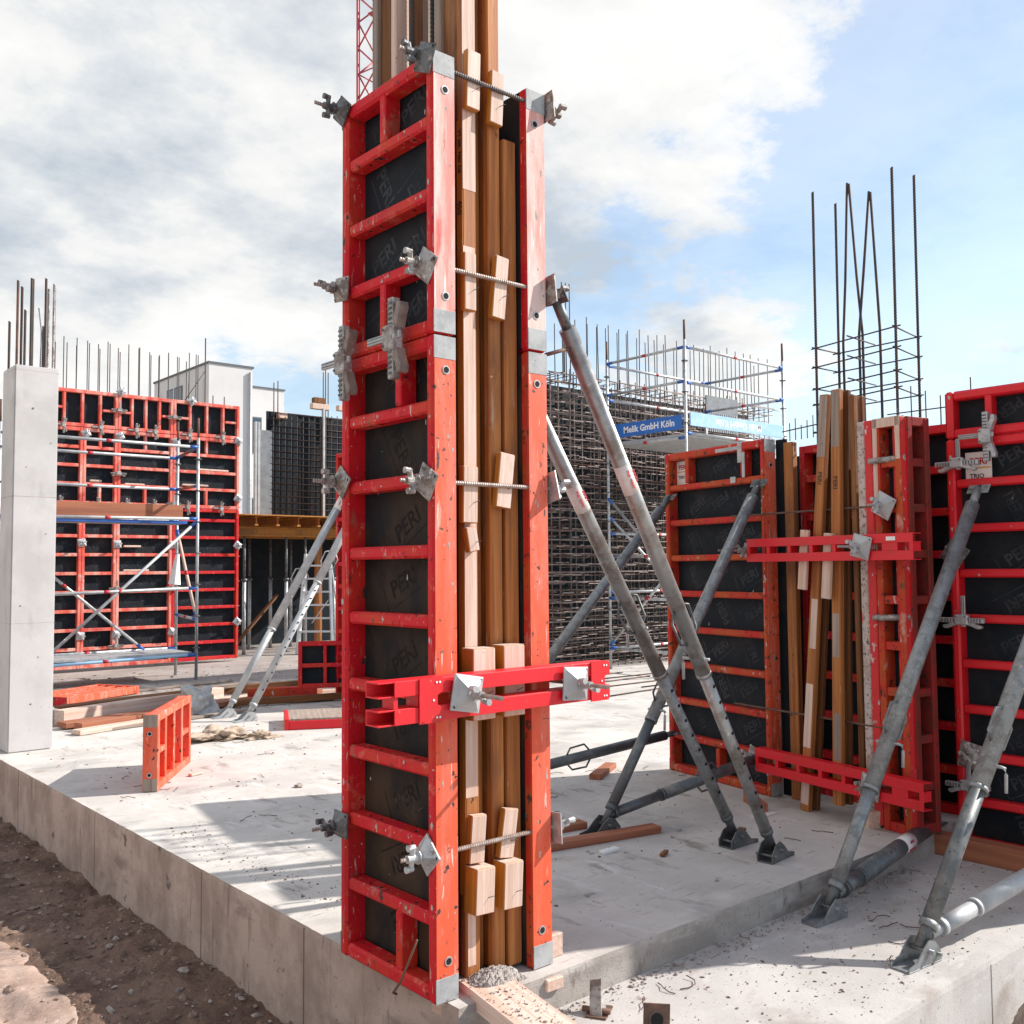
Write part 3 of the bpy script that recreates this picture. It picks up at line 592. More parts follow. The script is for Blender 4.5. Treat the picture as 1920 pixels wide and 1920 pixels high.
tag(link('wire', tube_path([(-.02, .24, -.02), (-.09, .16, .03), (-.11, .08, .10), (-.10, .03, .20), (-.085, .0, .28)], .005, 'rod_rust', 6)), 'bent rusty wire curling out below the left panel of the near column', 'wire')

# props of the near column
strut('front prop with sticker leaning on the right side of the near column', (2.65, .25, 0), (.73, .04, 2.98), j2=.40, r=.042, sticker=.70, hook=.40, handles=(.47,), mo='strut', mi='strut', mf='strut_dark')
strut('rear prop with sticker leaning on the right side of the near column', (2.73, .58, 0), (.70, .60, 3.20), j2=.36, r=.042, sticker=.63, hook=.42, handles=(.45,), mo='strut', mi='strut_mid', mf='strut_dark')
tag(bar('tie_strap', (.66, .03, 2.70), (.84, .05, 2.76), .009, 'rod_rust'), 'rusty rod linking the front prop to the near column', 'rod')
# props leaning to the hidden form behind the near column
panel('red panel standing behind the near column, held by the two pale props', 1.2, 3.3, (4.55, 8.45, .0), A90, [.3*i for i in range(1, 11)], red='red', ply='ply_black', pieces=False, caps=False)
strut('pale galvanised prop left of the near column, rear one', (2.73, 7.84, 0), (4.50, 7.72, 3.10), j2=.34, mo='zinc_pale', mi='zinc_pale', mf='zinc_pale', handles=(.52,), hook=.44, r=.05, sticker=.80, holes=False)
strut('pale perforated prop left of the near column, front one', (2.78, 7.40, 0), (4.50, 7.40, 2.95), j2=.55, mo='zinc_pale', mi='zinc_pale', mf='zinc_pale', handles=(.62,), hook=.52, r=.05)

# ================================================================== corner formwork at the right
ORI = Vector((3.97, 1.17, 0)); TH = math.atan2(-.19, .98)          # local +x: depth, local -y: to the right
def C2(u, v, z=0):
    ex = Vector((math.cos(TH), math.sin(TH), 0)); ey = Vector((-math.sin(TH), math.cos(TH), 0))
    return ORI+ex*u-ey*v+Vector((0, 0, z))
RZ2 = TH+A90
R3 = [.3*i for i in range(1, 9)]
c2p = panel('old splashed red panel with PERI sticker right of the props', 1.2, 2.70, C2(0, -1.2), RZ2, R3, ((.28, 2.43, 2.65), (.95, 2.43, 2.65), (.6, .05, .27)), red='red_old', edge='red_edge', ply='ply_black', prints=.8, holes=(.16, 2.5), seed=8, ribh=.05)
def peri_sticker(parent, x, z, s=1., y=.0985, crop=False):
    t = box('sticker', (x-.075*s, y-.001, z-.10*s), (x+.075*s, y, z+.10*s), 'sticker', parent, 0)
    text('print', 'PERI', .055*s, 'ink_red', (0, -.0012, .045*s), TXF, t, .0015)
    link('bar', box_me(.14*s, .001, .008*s, 'orange_ink', 0), t, (0, -.001, .008*s)); text('print', 'TRIO', .036*s, 'ink_black', (-.01*s, -.0012, -.04*s), TXF, t, .001)
    return t
peri_sticker(c2p, .125, 2.535, 1.0)
for (x, z, wd, h) in ((.93, 2.62, .05, .16), (.80, 2.66, .30, .03), (.85, 2.41, .06, .05), (.97, 2.52, .03, .2)): box('concrete_splash', (x-wd/2, .0015, z-h/2), (x+wd/2, .0115, z+h/2), 'zinc_pale', c2p, .004)
# recessed panel inside the gap
c2r = panel('red panel set back between the leaning girders and the splashed panel', .95, 2.66, C2(.40, -.03), RZ2, R3, (), red='red', ply='ply_black', prints=0, pieces=False, caps=False)
peri_sticker(c2r, .17, 2.5, 1.05)
tag(vbeam('timber_post', *[(C2(.13, .145)+Vector((-.03, -.04, .0))), (C2(.13, .145)+Vector((.03, .04, 2.66)))], 'timber'), 'brown upright timber beside the splashed red panel', 'timber')
tag(box('filler_board', (4.125, 1.075, 0), (4.147, 1.17, 2.70), 'ply_black'), 'black board in the gap beside the splashed red panel', 'board')
tag(box('back_board', (4.62, -.3, 0), (4.65, 1.6, 2.62), 'ply_black'), 'black board closing the back of the right corner formwork', 'board')
# girders leaning in the gap
def lean(label, p0, p1, mats, wd=.08, group='leaning girders'):
    p0 = Vector(p0); p1 = Vector(p1); d = p1-p0
    t = thing('timber_girder', label, 'girder', p0, 0, group); t.rotation_mode = 'QUATERNION'
    ex = Vector((math.cos(TH), math.sin(TH), 0)); z = d.normalized(); y = z.cross(ex).normalized(); x = y.cross(z)
    t.rotation_quaternion = Matrix(((x.x, y.x, z.x), (x.y, y.y, z.y), (x.z, y.z, z.z))).to_quaternion()
    l = d.length
    box('flange', (0, -wd/2, 0), (.04, wd/2, l), mats[0], t, .005); box('web', (.04, -.014, 0), (.085, .014, l-.003), mats[1], t, 0); box('flange', (.085, -wd/2, 0), (.12, wd/2, l), mats[1], t, .005)
    return t
la = lean('left leaning girder stamped PERI in the gap of the corner formwork', C2(-.10, .42), C2(-.06, .66, 2.93), ('timber', 'timber_dark'))
text('print', 'PERI', .05, 'ink_wood', (-.0012, .0, 2.35), (R(90), R(90), R(-90)), la, .001)
lb = lean('right leaning girder stamped PERI in the gap of the corner formwork', C2(-.10, .72, .10), C2(-.06, .76, 2.95), ('timber', 'timber_dark'))
for z0, z1, y0, y1 in ((2.45, 2.84, -.036, .034), (1.0, 1.3, -.03, .03), (.3, .62, -.036, .02)): box('cement_smear', (-.0012, y0, z0), (0, y1, z1), 'timber_grey', lb, 0)
for z0, z1, y0, y1 in ((2.5, 2.93, -.038, .036), (1.15, 1.5, -.036, .02), (.45, .9, -.03, .036), (.05, .2, -.036, .036)): box('cement_smear', (-.0012, y0, z0), (0, y1, z1), 'timber_grey' if z0 > 2 else 'timber_pale', la, 0)
text('print', 'PERI', .05, 'ink_wood', (-.0012, .0, 2.2), (R(90), R(90), R(-90)), lb, .001)
lean('thin dark girder standing behind the two leaning girders', C2(.0, .85, .02), C2(.0, .845, 2.90), ('timber_dark', 'timber_dark'), .045)
for lbl, v, z0, z1 in (('pale board nailed to the left leaning girder', .50, 1.56, 1.98), ('pale board nailed to the right leaning girder', .715, 1.50, 1.95)):
    tag(beam('board', C2(-.125, v-.02, z0), C2(-.125, v+.02, z1), .075, .028, 'timber_pale', roll=R(90)+TH*0), lbl, 'board')
# right leg of the gap
c2q = panel('chipped red and white panel edge right of the leaning girders', .22, 2.70, C2(-.02, 1.035), RZ2, R3, (), red='red_old', edge='red_chipped', ply='ply_black', pieces=False, caps=False)
box('worn_face', (-.13, -.003, .02), (-.068, .10, 2.70), 'laitance', c2q, .006); box('frame_face', (-.066, -.005, .02), (-.002, .10, 2.70), 'red_chipped', c2q, .006)
for (x, wd) in ((.02, .035), (.20, .035)): box('concrete_splash', (x-wd/2, -.004, 2.42 if x > .1 else 2.1), (x+wd/2, 0, 2.70), 'timber_pale', c2q, .001)
box('concrete_splash', (0, -.004, 2.64), (.22, .0, 2.703), 'timber_pale', c2q, .001)
panel('narrow inside corner panel left of the big right panel', .80, 2.72, (4.46, .62, 0), A90, R3, (), red='red', ply='ply_black', pieces=False, caps=False)
c2s = panel('narrow panel turned towards the corner beside the big right panel', .22, 2.70, C2(.03, 1.275), RZ2+R(90), R3, (), red='red_shaded', ply='ply_black', pieces=False, caps=False)
# big panel
big = panel('tall bright red panel at the right edge of the picture', 1.35, 2.70, (4.2, -.13, -.13), A90, R3, ((.5, .05, .28),), red='red_new', ply='ply_black', prints=.7, seed=12, edge='red', caps=False)
bigu = panel('low red panel clamped on top of the tall right panel', 1.35, .32, (4.2, -.13, 2.575), A90, [], ((.28, .05, .27), (.7, .05, .27)), red='red_new', ply='ply_black', prints=.7, seed=14, edge='red', caps=False)
peri_sticker(big, .19, 2.49, 1.15, .05)
tag(box('sill_timber', (4.12, -1.5, -.149), (4.30, .02, -.132), 'plank'), 'brown plank under the tall right panel', 'plank')
tag(beam('sill_timber', (4.02, .02, -.085), (4.02, -1.5, -.085), .12, .13, 'plank'), 'brown squared timber lying in front of the tall right panel', 'timber')
# walers on the gap
def waler2(label, z, v0, v1, u=-.17):
    t = thing('waler', label, 'waler', C2(u, v0, z), RZ2, 'steel walers'); l = v1-v0
    for z0, z1 in ((0, .06), (.11, .17)):
        box('channel_web', (0, -.006, z0), (l, 0, z1), 'red_new', t, .001)
        for zz in (z0, z1-.006): box('channel_flange', (0, 0, zz), (l, .075, zz+.006), 'red_new', t, .001)
    n = 7
    for i in range(n+1):
        x = i*(l-.03)/n; box('spacer', (x, -.005, .0605), (x+(.12 if i == n-1 else .03), .07, .1095), 'red_new', t, .001)
    return t
w1 = waler2('upper bright red waler across the leaning girders', 1.76, .0-.02, 1.45)
box('sticker', (1.27, -.0075, .125), (1.34, -.0062, .15), 'white_paint', w1, 0)
waler2('lower bright red waler across the leaning girders', .22, .0+.02, 1.47)
anchor('tie plate with wing nut at the left end of the upper right waler', C2(-.12, -.06, 1.845), RZ2, .3, 'zinc_dirty', .30, 'plates of the corner formwork', .05)
anchor('pale tie plate on the upper right waler', C2(-.185, 1.06, 1.85), RZ2, .25, 'zinc_pale', .22, 'plates of the corner formwork', .075)
anchor('dirty tie plate at the left end of the lower right waler', C2(-.12, -.04, .32), RZ2, .3, 'zinc_dirty', .10, 'plates of the corner formwork', .06)
anchor('worn tie plate on the lower right waler behind the prop', C2(-.185, 1.08, .30), RZ2, .2, 'zinc_dirty', .14, 'plates of the corner formwork', .075)
for z, n in ((2.12, 'upper'), (.66, 'lower')):
    tag(rod('tie_rod', C2(-.02, -.35, z), C2(-.02, 1.10, z-.0), .0075, 'rod_rust'), '%s long rusty tie rod across the leaning girders' % n, 'tie rod', 'rods of the corner formwork')
anchor('grey tie plate hanging on the recessed red panel behind the girders', C2(.34, .30, 2.12), RZ2, .6, 'zinc_dirty', .03, 'plates of the corner formwork', .08)
anchor('pale tie plate on the chipped panel edge, upper rod', C2(-.04, 1.13, 2.12), RZ2, .5, 'zinc_pale', .16, 'plates of the corner formwork', .075)
anchor('brown tie plate on the frame of the tall right panel', (4.19, -.17, 1.80), A90, .6, 'zinc_dark', .05, 'plates of the corner formwork', .075)
anchor('bent tie plate low on the frame of the tall right panel', (4.19, -.24, .47), A90, .2, 'zinc_dirty', .05, 'plates of the corner formwork', .085)
clamp('ribbed clamp joining the tall right panel and the low panel on top', (4.2, -.42, 2.56), A90, 0, 'zinc', .95, 'clamps of the corner formwork')
for z, n in ((2.40, 'top'), (1.36, 'middle'), (.28, 'bottom')):
    clamp('%s ribbed clamp lying across the corner left of the tall right panel' % n, (4.2, -.22, z), A90, R(90), 'zinc', .85, 'clamps of the corner formwork')
    tag(bar('spindle_clamp', C2(-.04, 1.02, z+.02), C2(.02, 1.26, z+.03), .02, 'zinc_dirty', n=10), '%s steel spindle tying the narrow panels of the right corner' % n, 'spindle', 'spindles of the right corner')
# rebar cage of the corner column
rc = thing('rebar_cage', 'tall dark rebar cage rising above the right corner formwork', 'reinforcement', (0, 0, 0))
CA, CB, CC, CD = (4.80, 1.22), (5.18, 1.24), (5.18, .54), (4.75, .50)
for (x, y), z in ((CA, 4.82), (CB, 4.82), (CC, 4.85), (CD, 4.79)): rod('rebar', (x+.02, y+.02, .1), (x-.03, y-.03, z), .011, 'rebar', rc, .022)
for (x, y, xt, yt, zt) in ((5.20, 1.20, 5.09, 1.06, 4.94), (5.04, .93, 5.10, 1.05, 4.93), (5.02, .95, 4.97, .80, 4.76), (4.97, .74, 4.975, .79, 4.75)):
    link('rebar', tube_path([(x, y, .1), (x, y, 3.62), (x*.55+xt*.45, y*.55+yt*.45, 4.12), (xt, yt, zt)], .011, 'rebar'), rc)
for i, z in enumerate((2.82, 3.05, 3.18, 3.36, 3.52)):
    c = [Vector((*p, z+.012*k)) for k, p in enumerate((CA, CB, CC, CD))]
    for k in range(4): link('stirrup', tube_path([c[k]+(c[k]-c[(k+1) % 4]).normalized()*.05, c[(k+1) % 4]+(c[(k+1) % 4]-c[k]).normalized()*.04], .006, 'rebar', 5), rc)
    link('stirrup', tube_path([c[0].lerp(c[3], .45)+Vector((-.04, 0, .02)), c[1].lerp(c[2], .45)+Vector((.04, 0, .02))], .006, 'rebar', 5), rc)
# mat of starter bars along the top of the corner
sb = thing('rebar_mat', 'row of small wire ends along the top of the right corner formwork', 'reinforcement', (0, 0, 0))
link('rebar', tube_path([C2(.3, -.1, 2.78), C2(.3, .4, 2.80)], .005, 'rebar', 5), sb); link('rebar', tube_path([(4.6, .5, 2.86), (4.6, -.15, 2.86)], .005, 'rebar', 5), sb)
for k in range(9): link('rebar', tube_path([C2(.3, -.08+.06*k, 2.70), C2(.3, -.08+.06*k, 2.81+.03*(k % 3))], .004, 'rebar', 5), sb)
for k in range(6): link('rebar', tube_path([(4.6, .42-.11*k, 2.5), (4.6, .42-.11*k, 2.90+.05*((k*7) % 4))], .005, 'rebar', 5), sb)
# props of the corner formwork
strut('dark prop whose head is clamped to the splashed panel, nearer the leaning girders', (2.32, 1.31, 0), C2(-.03, -.03, 2.36), j2=.30, mo='strut_mid', mi='strut_dark', mf='strut_dark', handles=(.36,), hook=.30, holes=False, r=.042)
strut('dark prop whose head is clamped to the left edge of the splashed panel', (2.02, 2.62, 0), C2(-.03, -1.10, 2.32), j2=.36, mo='strut_mid', mi='strut_dark', mf='strut_dark', handles=(.40,), holes=False, r=.042)
strut('short dark prop lying low from the foot of the dark prop to the splashed panel', (2.36, 1.31, .05), C2(-.04, -.05, .30), j1=.05, j2=.34, mo='strut_dark', mi='strut_dark', mf='strut_dark', handles=(.62,), holes=False, shoe=False, r=.04, sticker=None)
strut('short dark prop lying low behind, from the hidden foot to the splashed panel', (2.02, 2.60, .05), C2(-.04, -1.08, .33), j1=.05, j2=.34, mo='strut_dark', mi='strut_dark', mf='strut_dark', handles=(.55, .30), holes=False, shoe=False, r=.04)
strut('long galvanised prop from the lower slab to the tall right panel', (2.40, -.265, -.15), (4.14, -.36, 2.22), j2=.27, mo='strut_mid', mi='strut_mid', mf='strut_mid', handles=(.40,), hook=.345, holes=False, r=.045)
strut('short dark prop with white label lying near the lower slab step', (2.47, -.265, -.10), (4.10, -.02, .02), j1=.10, j2=.22, mo='strut_dark', mi='strut_dark', mf='strut_dark', handles=(), holes=False, shoe=False, r=.05, sticker=.60)
strut('front galvanised prop leaning out of the right picture edge', (2.20, -.87, -.15), (4.14, -1.02, 2.2), j2=.32, mo='strut_mid', mi='strut_dark', mf='strut_mid', handles=(.42,), hook=.34, holes=False, r=.048)
strut('pale short prop lying along the edge of the lower slab', (2.28, -.875, -.10), (4.10, -.98, .10), j1=.10, j2=.26, mo='zinc_pale', mi='zinc_pale', mf='zinc_pale', handles=(), holes=False, shoe=False, r=.046)

# ================================================================== rebar wall and scaffold behind, right
cw = thing('rebar_wall', 'tall dense wall of tied reinforcing bars behind the blue banner', 'reinforcement', (8.86, 8.77, 0))
vme = cyl_me(.010, 5.1, 'rebar_mid', 6); hme = cyl_me(.010, 6.5, 'rebar_lit', 6); hme2 = cyl_me(.009, 6.5, 'rebar_rust', 6); sme = cyl_me(.009, .62, 'rebar_mid', 6); sme2 = cyl_me(.009, .66, 'rebar_rust', 6)
QX = zq((1, 0, 0)); QY = zq((0, 1, 0)); rnd = random.Random(4)
for layer, y in enumerate((0, .42)):
    for i in range(34): link('rebar', vme, cw, (.02+.19*i+rnd.uniform(-.04, .04), y, rnd.uniform(-.1, .05)), Quaternion((0, 1, 0), rnd.uniform(-.009, .009)))
    for j in range(33): link('rebar', rnd.choice((hme, hme, hme2)), cw, (-.1+rnd.uniform(-.25, .1), y-.02-rnd.uniform(0, .02), .08+.153*j+rnd.uniform(-.045, .045)), QX @ Quaternion((1, 0, 0), rnd.uniform(-.006, .006)))
for j in range(33): link('rebar', sme, cw, (.0, -.1, .10+.153*j), QY); link('rebar', sme2, cw, (.22, -.1, .13+.153*j), QY)
# links between the two mats, too many to count
bm = bmesh.new()
for i in range(34):
    for j in range(33):
        x = .03+.19*i+rnd.uniform(-.03, .03); z = .10+.153*j+rnd.uniform(-.03, .03); l = rnd.uniform(.06, .26)
        if rnd.random() < .15: continue
        M = Matrix.Translation((x+l/2, -.045, z)); bmesh.ops.create_cube(bm, size=1, matrix=M @ Matrix.Diagonal((l, .014, .014, 1)))
        if rnd.random() < .75: bmesh.ops.create_cube(bm, size=1, matrix=Matrix.Translation((x, .2, z-.03)) @ Matrix.Diagonal((.012, .5, .012, 1)))
tag(link('ties', bm_mesh(bm, 'rebar_lit'), cw), kind='stuff')
box('back_board', (-.05, .62, 0), (6.4, .66, 4.95), 'ply_black', cw, 0)
tme = cyl_me(.009, 1.1, 'rebar', 6)
for i in range(46): link('starter_bar', tme, cw, (.35+.133*i+rnd.uniform(-.03, .03), (0, .4)[i % 2], 4.95+rnd.uniform(-.06, .06)), Quaternion((0, 1, 0), rnd.uniform(-.02, .02)))
for x in (.3, .38, .48): link('starter_bar', cyl_me(.010, 1.7, 'rebar', 6), cw, (x, .0, 4.9), Quaternion((0, 1, 0), rnd.uniform(-.01, .01)))
box('grey_board', (4.05, -.10, 4.35), (5.05, -.07, 5.05), 'mesh_grey', cw, 0)
for i in range(16): box('board_rib', (4.07+.06*i, -.115, 4.35), (4.09+.06*i, -.10, 4.72), 'zinc', cw, 0)
def scaffold(label, posts, rails, extra=(), r=.024, group='tube scaffolds'):
    t = thing('scaffold', label, 'scaffold', posts[0][0][:2]+(0,), group=group); o = Vector(posts[0][0][:2]+(0,))
    for p, q in posts:
        bar('standard', Vector(p)-o, Vector(q)-o, r, 'zinc', t)
        d = (Vector(q)-Vector(p)).normalized()
        link('spigot', cyl_me(r*.8, .32, 'rebar_rust', 8), t, Vector(q)-o, zq(d))
        z = .5
        while z < (Vector(q)-Vector(p)).length: link('rosette', cyl_me(r*2.3, .012, 'zinc_dark', 10), t, Vector(p)-o+d*z, zq(d)); z += .5
    for p, q, m in rails:
        a = Vector(p)-o; b = Vector(q)-o; rl = bar('ledger', a, b, r, m if m in MT else 'zinc', t); L_ = (b-a).length
        link('end_cap', cyl_me(r*1.12, .14, 'blue', 10), t, a, zq(b-a)); link('end_cap', cyl_me(r*1.12, .14, 'blue', 10), t, b, zq(a-b))
        link('red_mark', cyl_me(r*1.1, .08, 'ink_red', 10), t, a.lerp(b, .47), zq(b-a))
    return t
P1, P2, P3, P4 = (9.9, 6.74), (9.9, 8.45), (12.6, 6.74), (12.6, 8.45)
sr = scaffold('blue marked tube scaffold with the banner by the rebar wall', [((*P1, 0), (*P1, 5.35)), ((*P2, 0), (*P2, 5.3)), ((*P3, 0), (*P3, 5.35)), ((*P4, 0), (*P4, 4.5))],
    [((*P1, 5.23), (*P2, 5.23), 'zinc'), ((*P1, 5.23), (*P3, 5.23), 'zinc'), ((*P3, 5.2), (*P4, 5.2), 'zinc'), ((*P1, 4.68), (*P2, 4.68), 'zinc'), ((*P1, 4.66), (*P3, 4.66), 'zinc'), ((*P3, 4.66), (*P4, 4.66), 'zinc'), ((*P1, 3.78), (*P2, 3.78), 'zinc_pale'), ((*P2, 5.2), (*P4, 5.2), 'zinc'), ((*P2, 4.6), (*P4, 4.6), 'zinc'),
     ((*P1, 3.85), (*P3, 3.85), 'zinc_pale'), ((*P2, 1.9), (*P1, 1.9), 'zinc'), ((*P2, 1.2), (*P1, 1.2), 'zinc'), ((*P2, .35), (*P1, .35), 'zinc'), ((*P2, .35), (*P4, .35), 'zinc'), ((*P2, 2.9), (*P1, 1.3), 'zinc'), ((*P1, 2.0), (*P2, .4), 'zinc'), ((*P2, 2.6), (*P4, .6), 'zinc'), ((*P2, 2.3), (*P4, 2.3), 'zinc'), ((*P2, 1.3), (*P4, 1.3), 'zinc')])
box('deck', (.02, .03, 3.80), (2.68, 1.68, 3.85), 'zinc_pale', sr, 0)
b1 = thing('banner_board', 'blue toe board with white lettering on the scaffold', 'sign', (9.872, 7.62, 4.03), R(-90))
box('board', (-.83, -.012, -.115), (.83, .012, .115), 'sign_blue', b1, .003); text('lettering', 'Melik GmbH Köln', .15, 'white_paint', (.13, -.0128, -.005), TXF, b1, .004)
b2 = thing('banner_board', 'pale blue toe board with upside down lettering on the scaffold', 'sign', (11.25, 6.71, 4.08), 0)
box('board', (-1.28, -.012, -.11), (1.28, .012, .11), 'blue_pale', b2, .003); text('lettering', 'Melik GmbH Köln', .17, 'white_paint', (.0, -.0128, 0), (R(90), R(180), 0), b2, .003)
# bars lying on the slab before the rebar wall
for k, nm in enumerate(('nearest', 'second', 'third', 'fourth', 'fifth', 'sixth', 'seventh', 'farthest')):
    x = 7.2+rnd.uniform(-.5, 1.2); y = 5.2+.38*k
    tag(bar('loose_rebar', (x, y, .012), (x+rnd.uniform(2, 3.2), y+rnd.uniform(-.5, .5), .012), .009, 'rebar_rust', n=6), '%s thin loose bar on the slab before the rebar wall' % nm, 'rebar', 'loose bars before the rebar wall')

# ================================================================== left background wall with its scaffold
XE = [2.0, 3.12, 3.71, 4.71, 6.01]; ROWN = ('lower', 'middle', 'top'); COLN = ('half hidden left', 'narrow', 'centre', 'right')
WY = 14.5
for c in range(4):
    x0, x1 = XE[c]+.002, XE[c+1]-.002
    panel('%s tall lower panel of the red wall form at the left back' % COLN[c], x1-x0, 2.82, (x0, WY, .06), 0, [.13+.325*i+.2 for i in range(8)], (), red='red_dust' if c < 3 else 'red', ply='ply_black', group='panels of the left back wall form', caps=False, pieces=False, prints=1., seed=20+c)
    panel('%s middle panel of the red wall form at the left back' % COLN[c], x1-x0, 1.34, (x0, WY, 2.885), 0, [.36, .68, 1.0], ((.5*(x1-x0), .06, .34), (.5*(x1-x0), 1.02, 1.30)), red='red_dust', ply='ply_black', group='panels of the left back wall form', caps=False, pieces=False, prints=1., seed=30+c)
for c, (x0, x1, nm) in enumerate(((2.5, 3.71, 'left'), (3.71, 4.71, 'centre'), (4.71, 6.01, 'right'))):
    wd = x1-x0-.004
    t = panel('%s panel in the top row of the red wall form at the left back' % nm, wd, .65, (x0+.002, WY, 4.235), 0, [], [(wd*f, .05, .60) for f in (.25, .5, .75)], red='red_dust', ply='ply_black', group='panels of the left back wall form', caps=False, pieces=False, prints=1., seed=40+c)
    for f in (.0, .75): box('rib', (wd*f+.05, .012, .30), (wd*(f+.25)-.03, .095, .34), 'red_dust', t, .003)
ordn = ('first', 'second', 'third', 'fourth', 'fifth', 'sixth', 'seventh', 'eighth')
for i, x in enumerate((2.78, 3.40, 4.02, 4.36, 5.0, 5.65)):
    clamp('%s clamp from the left on the upper joint of the left back wall form' % ordn[i], (x, WY, 4.235), 0, 0, 'zinc_dirty', .8, 'clamps of the left back wall form')
for i, x in enumerate((2.74, 3.36, 3.86, 4.35, 4.98, 5.63)):
    clamp('%s clamp from the left on the lower joint of the left back wall form' % ordn[i], (x, WY, 2.885), 0, 0, 'zinc_dirty', .8, 'clamps of the left back wall form')
for i, (x, z, w_) in enumerate(((3.71, 4.58, 'at the top of the left upright joint'), (4.71, 4.55, 'at the top of the right upright joint'), (3.71, 3.45, 'halfway up the left upright joint'), (4.71, 2.95, 'halfway up the right upright joint'), (3.71, 1.42, 'low on the left upright joint'), (4.71, 1.42, 'low on the right upright joint'), (3.71, .42, 'at the foot of the left upright joint'))):
    clamp('clamp %s, left back wall form' % w_, (x, WY, z), 0, R(90), 'zinc_dirty', .8, 'clamps of the left back wall form')
for i, (x, z) in enumerate(((3.75, 4.92), (5.05, 4.88), (3.16, 4.12), (3.74, 4.12), (4.76, 4.1), (3.14, 2.80), (3.12, 2.22), (3.72, 2.2), (4.72, 2.2), (3.12, .62), (3.72, .62), (4.72, .62), (5.98, 4.2), (5.98, 3.1), (5.98, 2.2), (5.98, .75))):
    anchor('tie plate %s of the left back wall form, %s upright' % (('on the top edge', 'on the top edge', 'under the top row', 'under the top row', 'under the top row', 'behind the plank', 'at mid height', 'at mid height', 'at mid height', 'near the foot', 'near the foot', 'near the foot', 'high on the end', 'half up the end', 'at mid height', 'low on the end')[i], ('left', 'right', 'first', 'second', 'third', 'first', 'first', 'second', 'third', 'first', 'second', 'third', 'last', 'last', 'last', 'last')[i]), (x, WY-.01, z), 0, .78+.1*i, 'zinc', .08, 'tie plates of the left back wall form', .068)
wr = thing('rebar_mat', 'row of thin upright bars rising behind the left back wall form', 'reinforcement', (0, 14.85, 0))
rnd = random.Random(8)
for i in range(36):
    x = 2.15+.093*i+rnd.uniform(-.02, .02); link('starter_bar', cyl_me(.0085, 5.75, 'rebar', 6), wr, (x, (0, .25)[i % 2], .05+rnd.uniform(-.05, .12)), Quaternion((0, 1, 0), rnd.uniform(-.003, .003)))
link('starter_bar', cyl_me(.012, 6.15, 'rebar', 6), wr, (5.46, 0, .05)); link('starter_bar', tube_path([(5.45, 0, 5.55), (5.0, 0, 4.85)], .008, 'rebar', 5), wr)
for x in (5.62, 5.85): link('starter_bar', cyl_me(.010, 5.0, 'rebar', 6), wr, (x, 0, .1))
S1, S2, S3, S4 = (4.10, 11.95), (4.13, 12.85), (1.2, 11.95), (1.2, 12.85)
sl = scaffold('tube scaffold with plank and cross braces before the left back wall form', [((*S1, 0), (*S1, 3.85)), ((*S2, 0), (*S2, 3.9)), ((*S3, 0), (*S3, 3.85)), ((*S4, 0), (*S4, 3.9))],
    [((*S1, 3.70), (*S3, 3.70), 'zinc_pale'), ((*S2, 3.60), (*S4, 3.60), 'zinc_pale'), ((*S2, 3.08), (*S4, 3.08), 'zinc_pale'), ((*S1, 2.55), (*S3, 2.52), 'zinc_pale'), ((*S1, 1.45), (*S3, 1.38), 'zinc_pale'), ((*S1, .40), (*S3, .36), 'blue_pale'), ((*S2, .45), (*S4, .45), 'zinc'), ((*S1, 3.7), (*S2, 3.62), 'zinc_dark'), ((*S1, 3.08), (*S2, 3.08), 'plank'), ((*S1, .95), (*S2, 1.0), 'zinc'), ((*S2, 2.55), (*S4, 2.55), 'zinc'),
     ((*S1, 2.52), (1.6, 11.95, .25), 'zinc_pale'), ((1.2, 12.85, 2.5), (3.6, 12.85, .45), 'zinc'), ((*S2, 2.4), (*S1, .95), 'timber_pale')])
beam('toe_board', (-2.9, .31, 2.67), (-.12, .31, 2.67), .03, .22, 'plank', sl)
for k in range(3): box('deck_board', (-2.9, .33+.19*k, 2.48), (-.03, .50+.19*k, 2.53), 'zinc_pale' if k else 'blue', sl, .003)
for k in range(3): box('deck_board', (-2.9, .06+.28*k, .40), (-.05, .32+.28*k, .44), 'zinc_pale', sl, .003)
tag(link('rag', bm_mesh((lambda b: (bmesh.ops.create_cone(b, cap_ends=True, segments=9, radius1=.10, radius2=.03, depth=.5), b)[1])(bmesh.new()), 'white_paint'), loc=(4.10, 12.80, 1.75), rot=(.05, .08, 0)), 'white cloth hanging on the back post of the left scaffold', 'cloth')
rnd = random.Random(2)
for i, (x, z, l) in enumerate(((3.85, 3.26, .35), (3.25, 2.74+.55, .2), (4.9, 3.30, .5), (5.2, 3.60, .6), (3.85, 2.15, .3), (3.85, 1.72, .45), (3.9, 1.36, .5))):
    tag(box('lath_pile', (x, WY+.02, z), (x+l, WY+.08, z+.035), 'timber_pale', None, .006), 'pale lath offcuts on a rib of the left back form, %s' % ('centre below the rails', 'narrow panel', 'right panel, lower rib', 'right panel, upper rib', 'centre below the plank', 'centre below the brace', 'centre lowest pile')[i], 'offcuts', 'offcuts on the left back wall form')
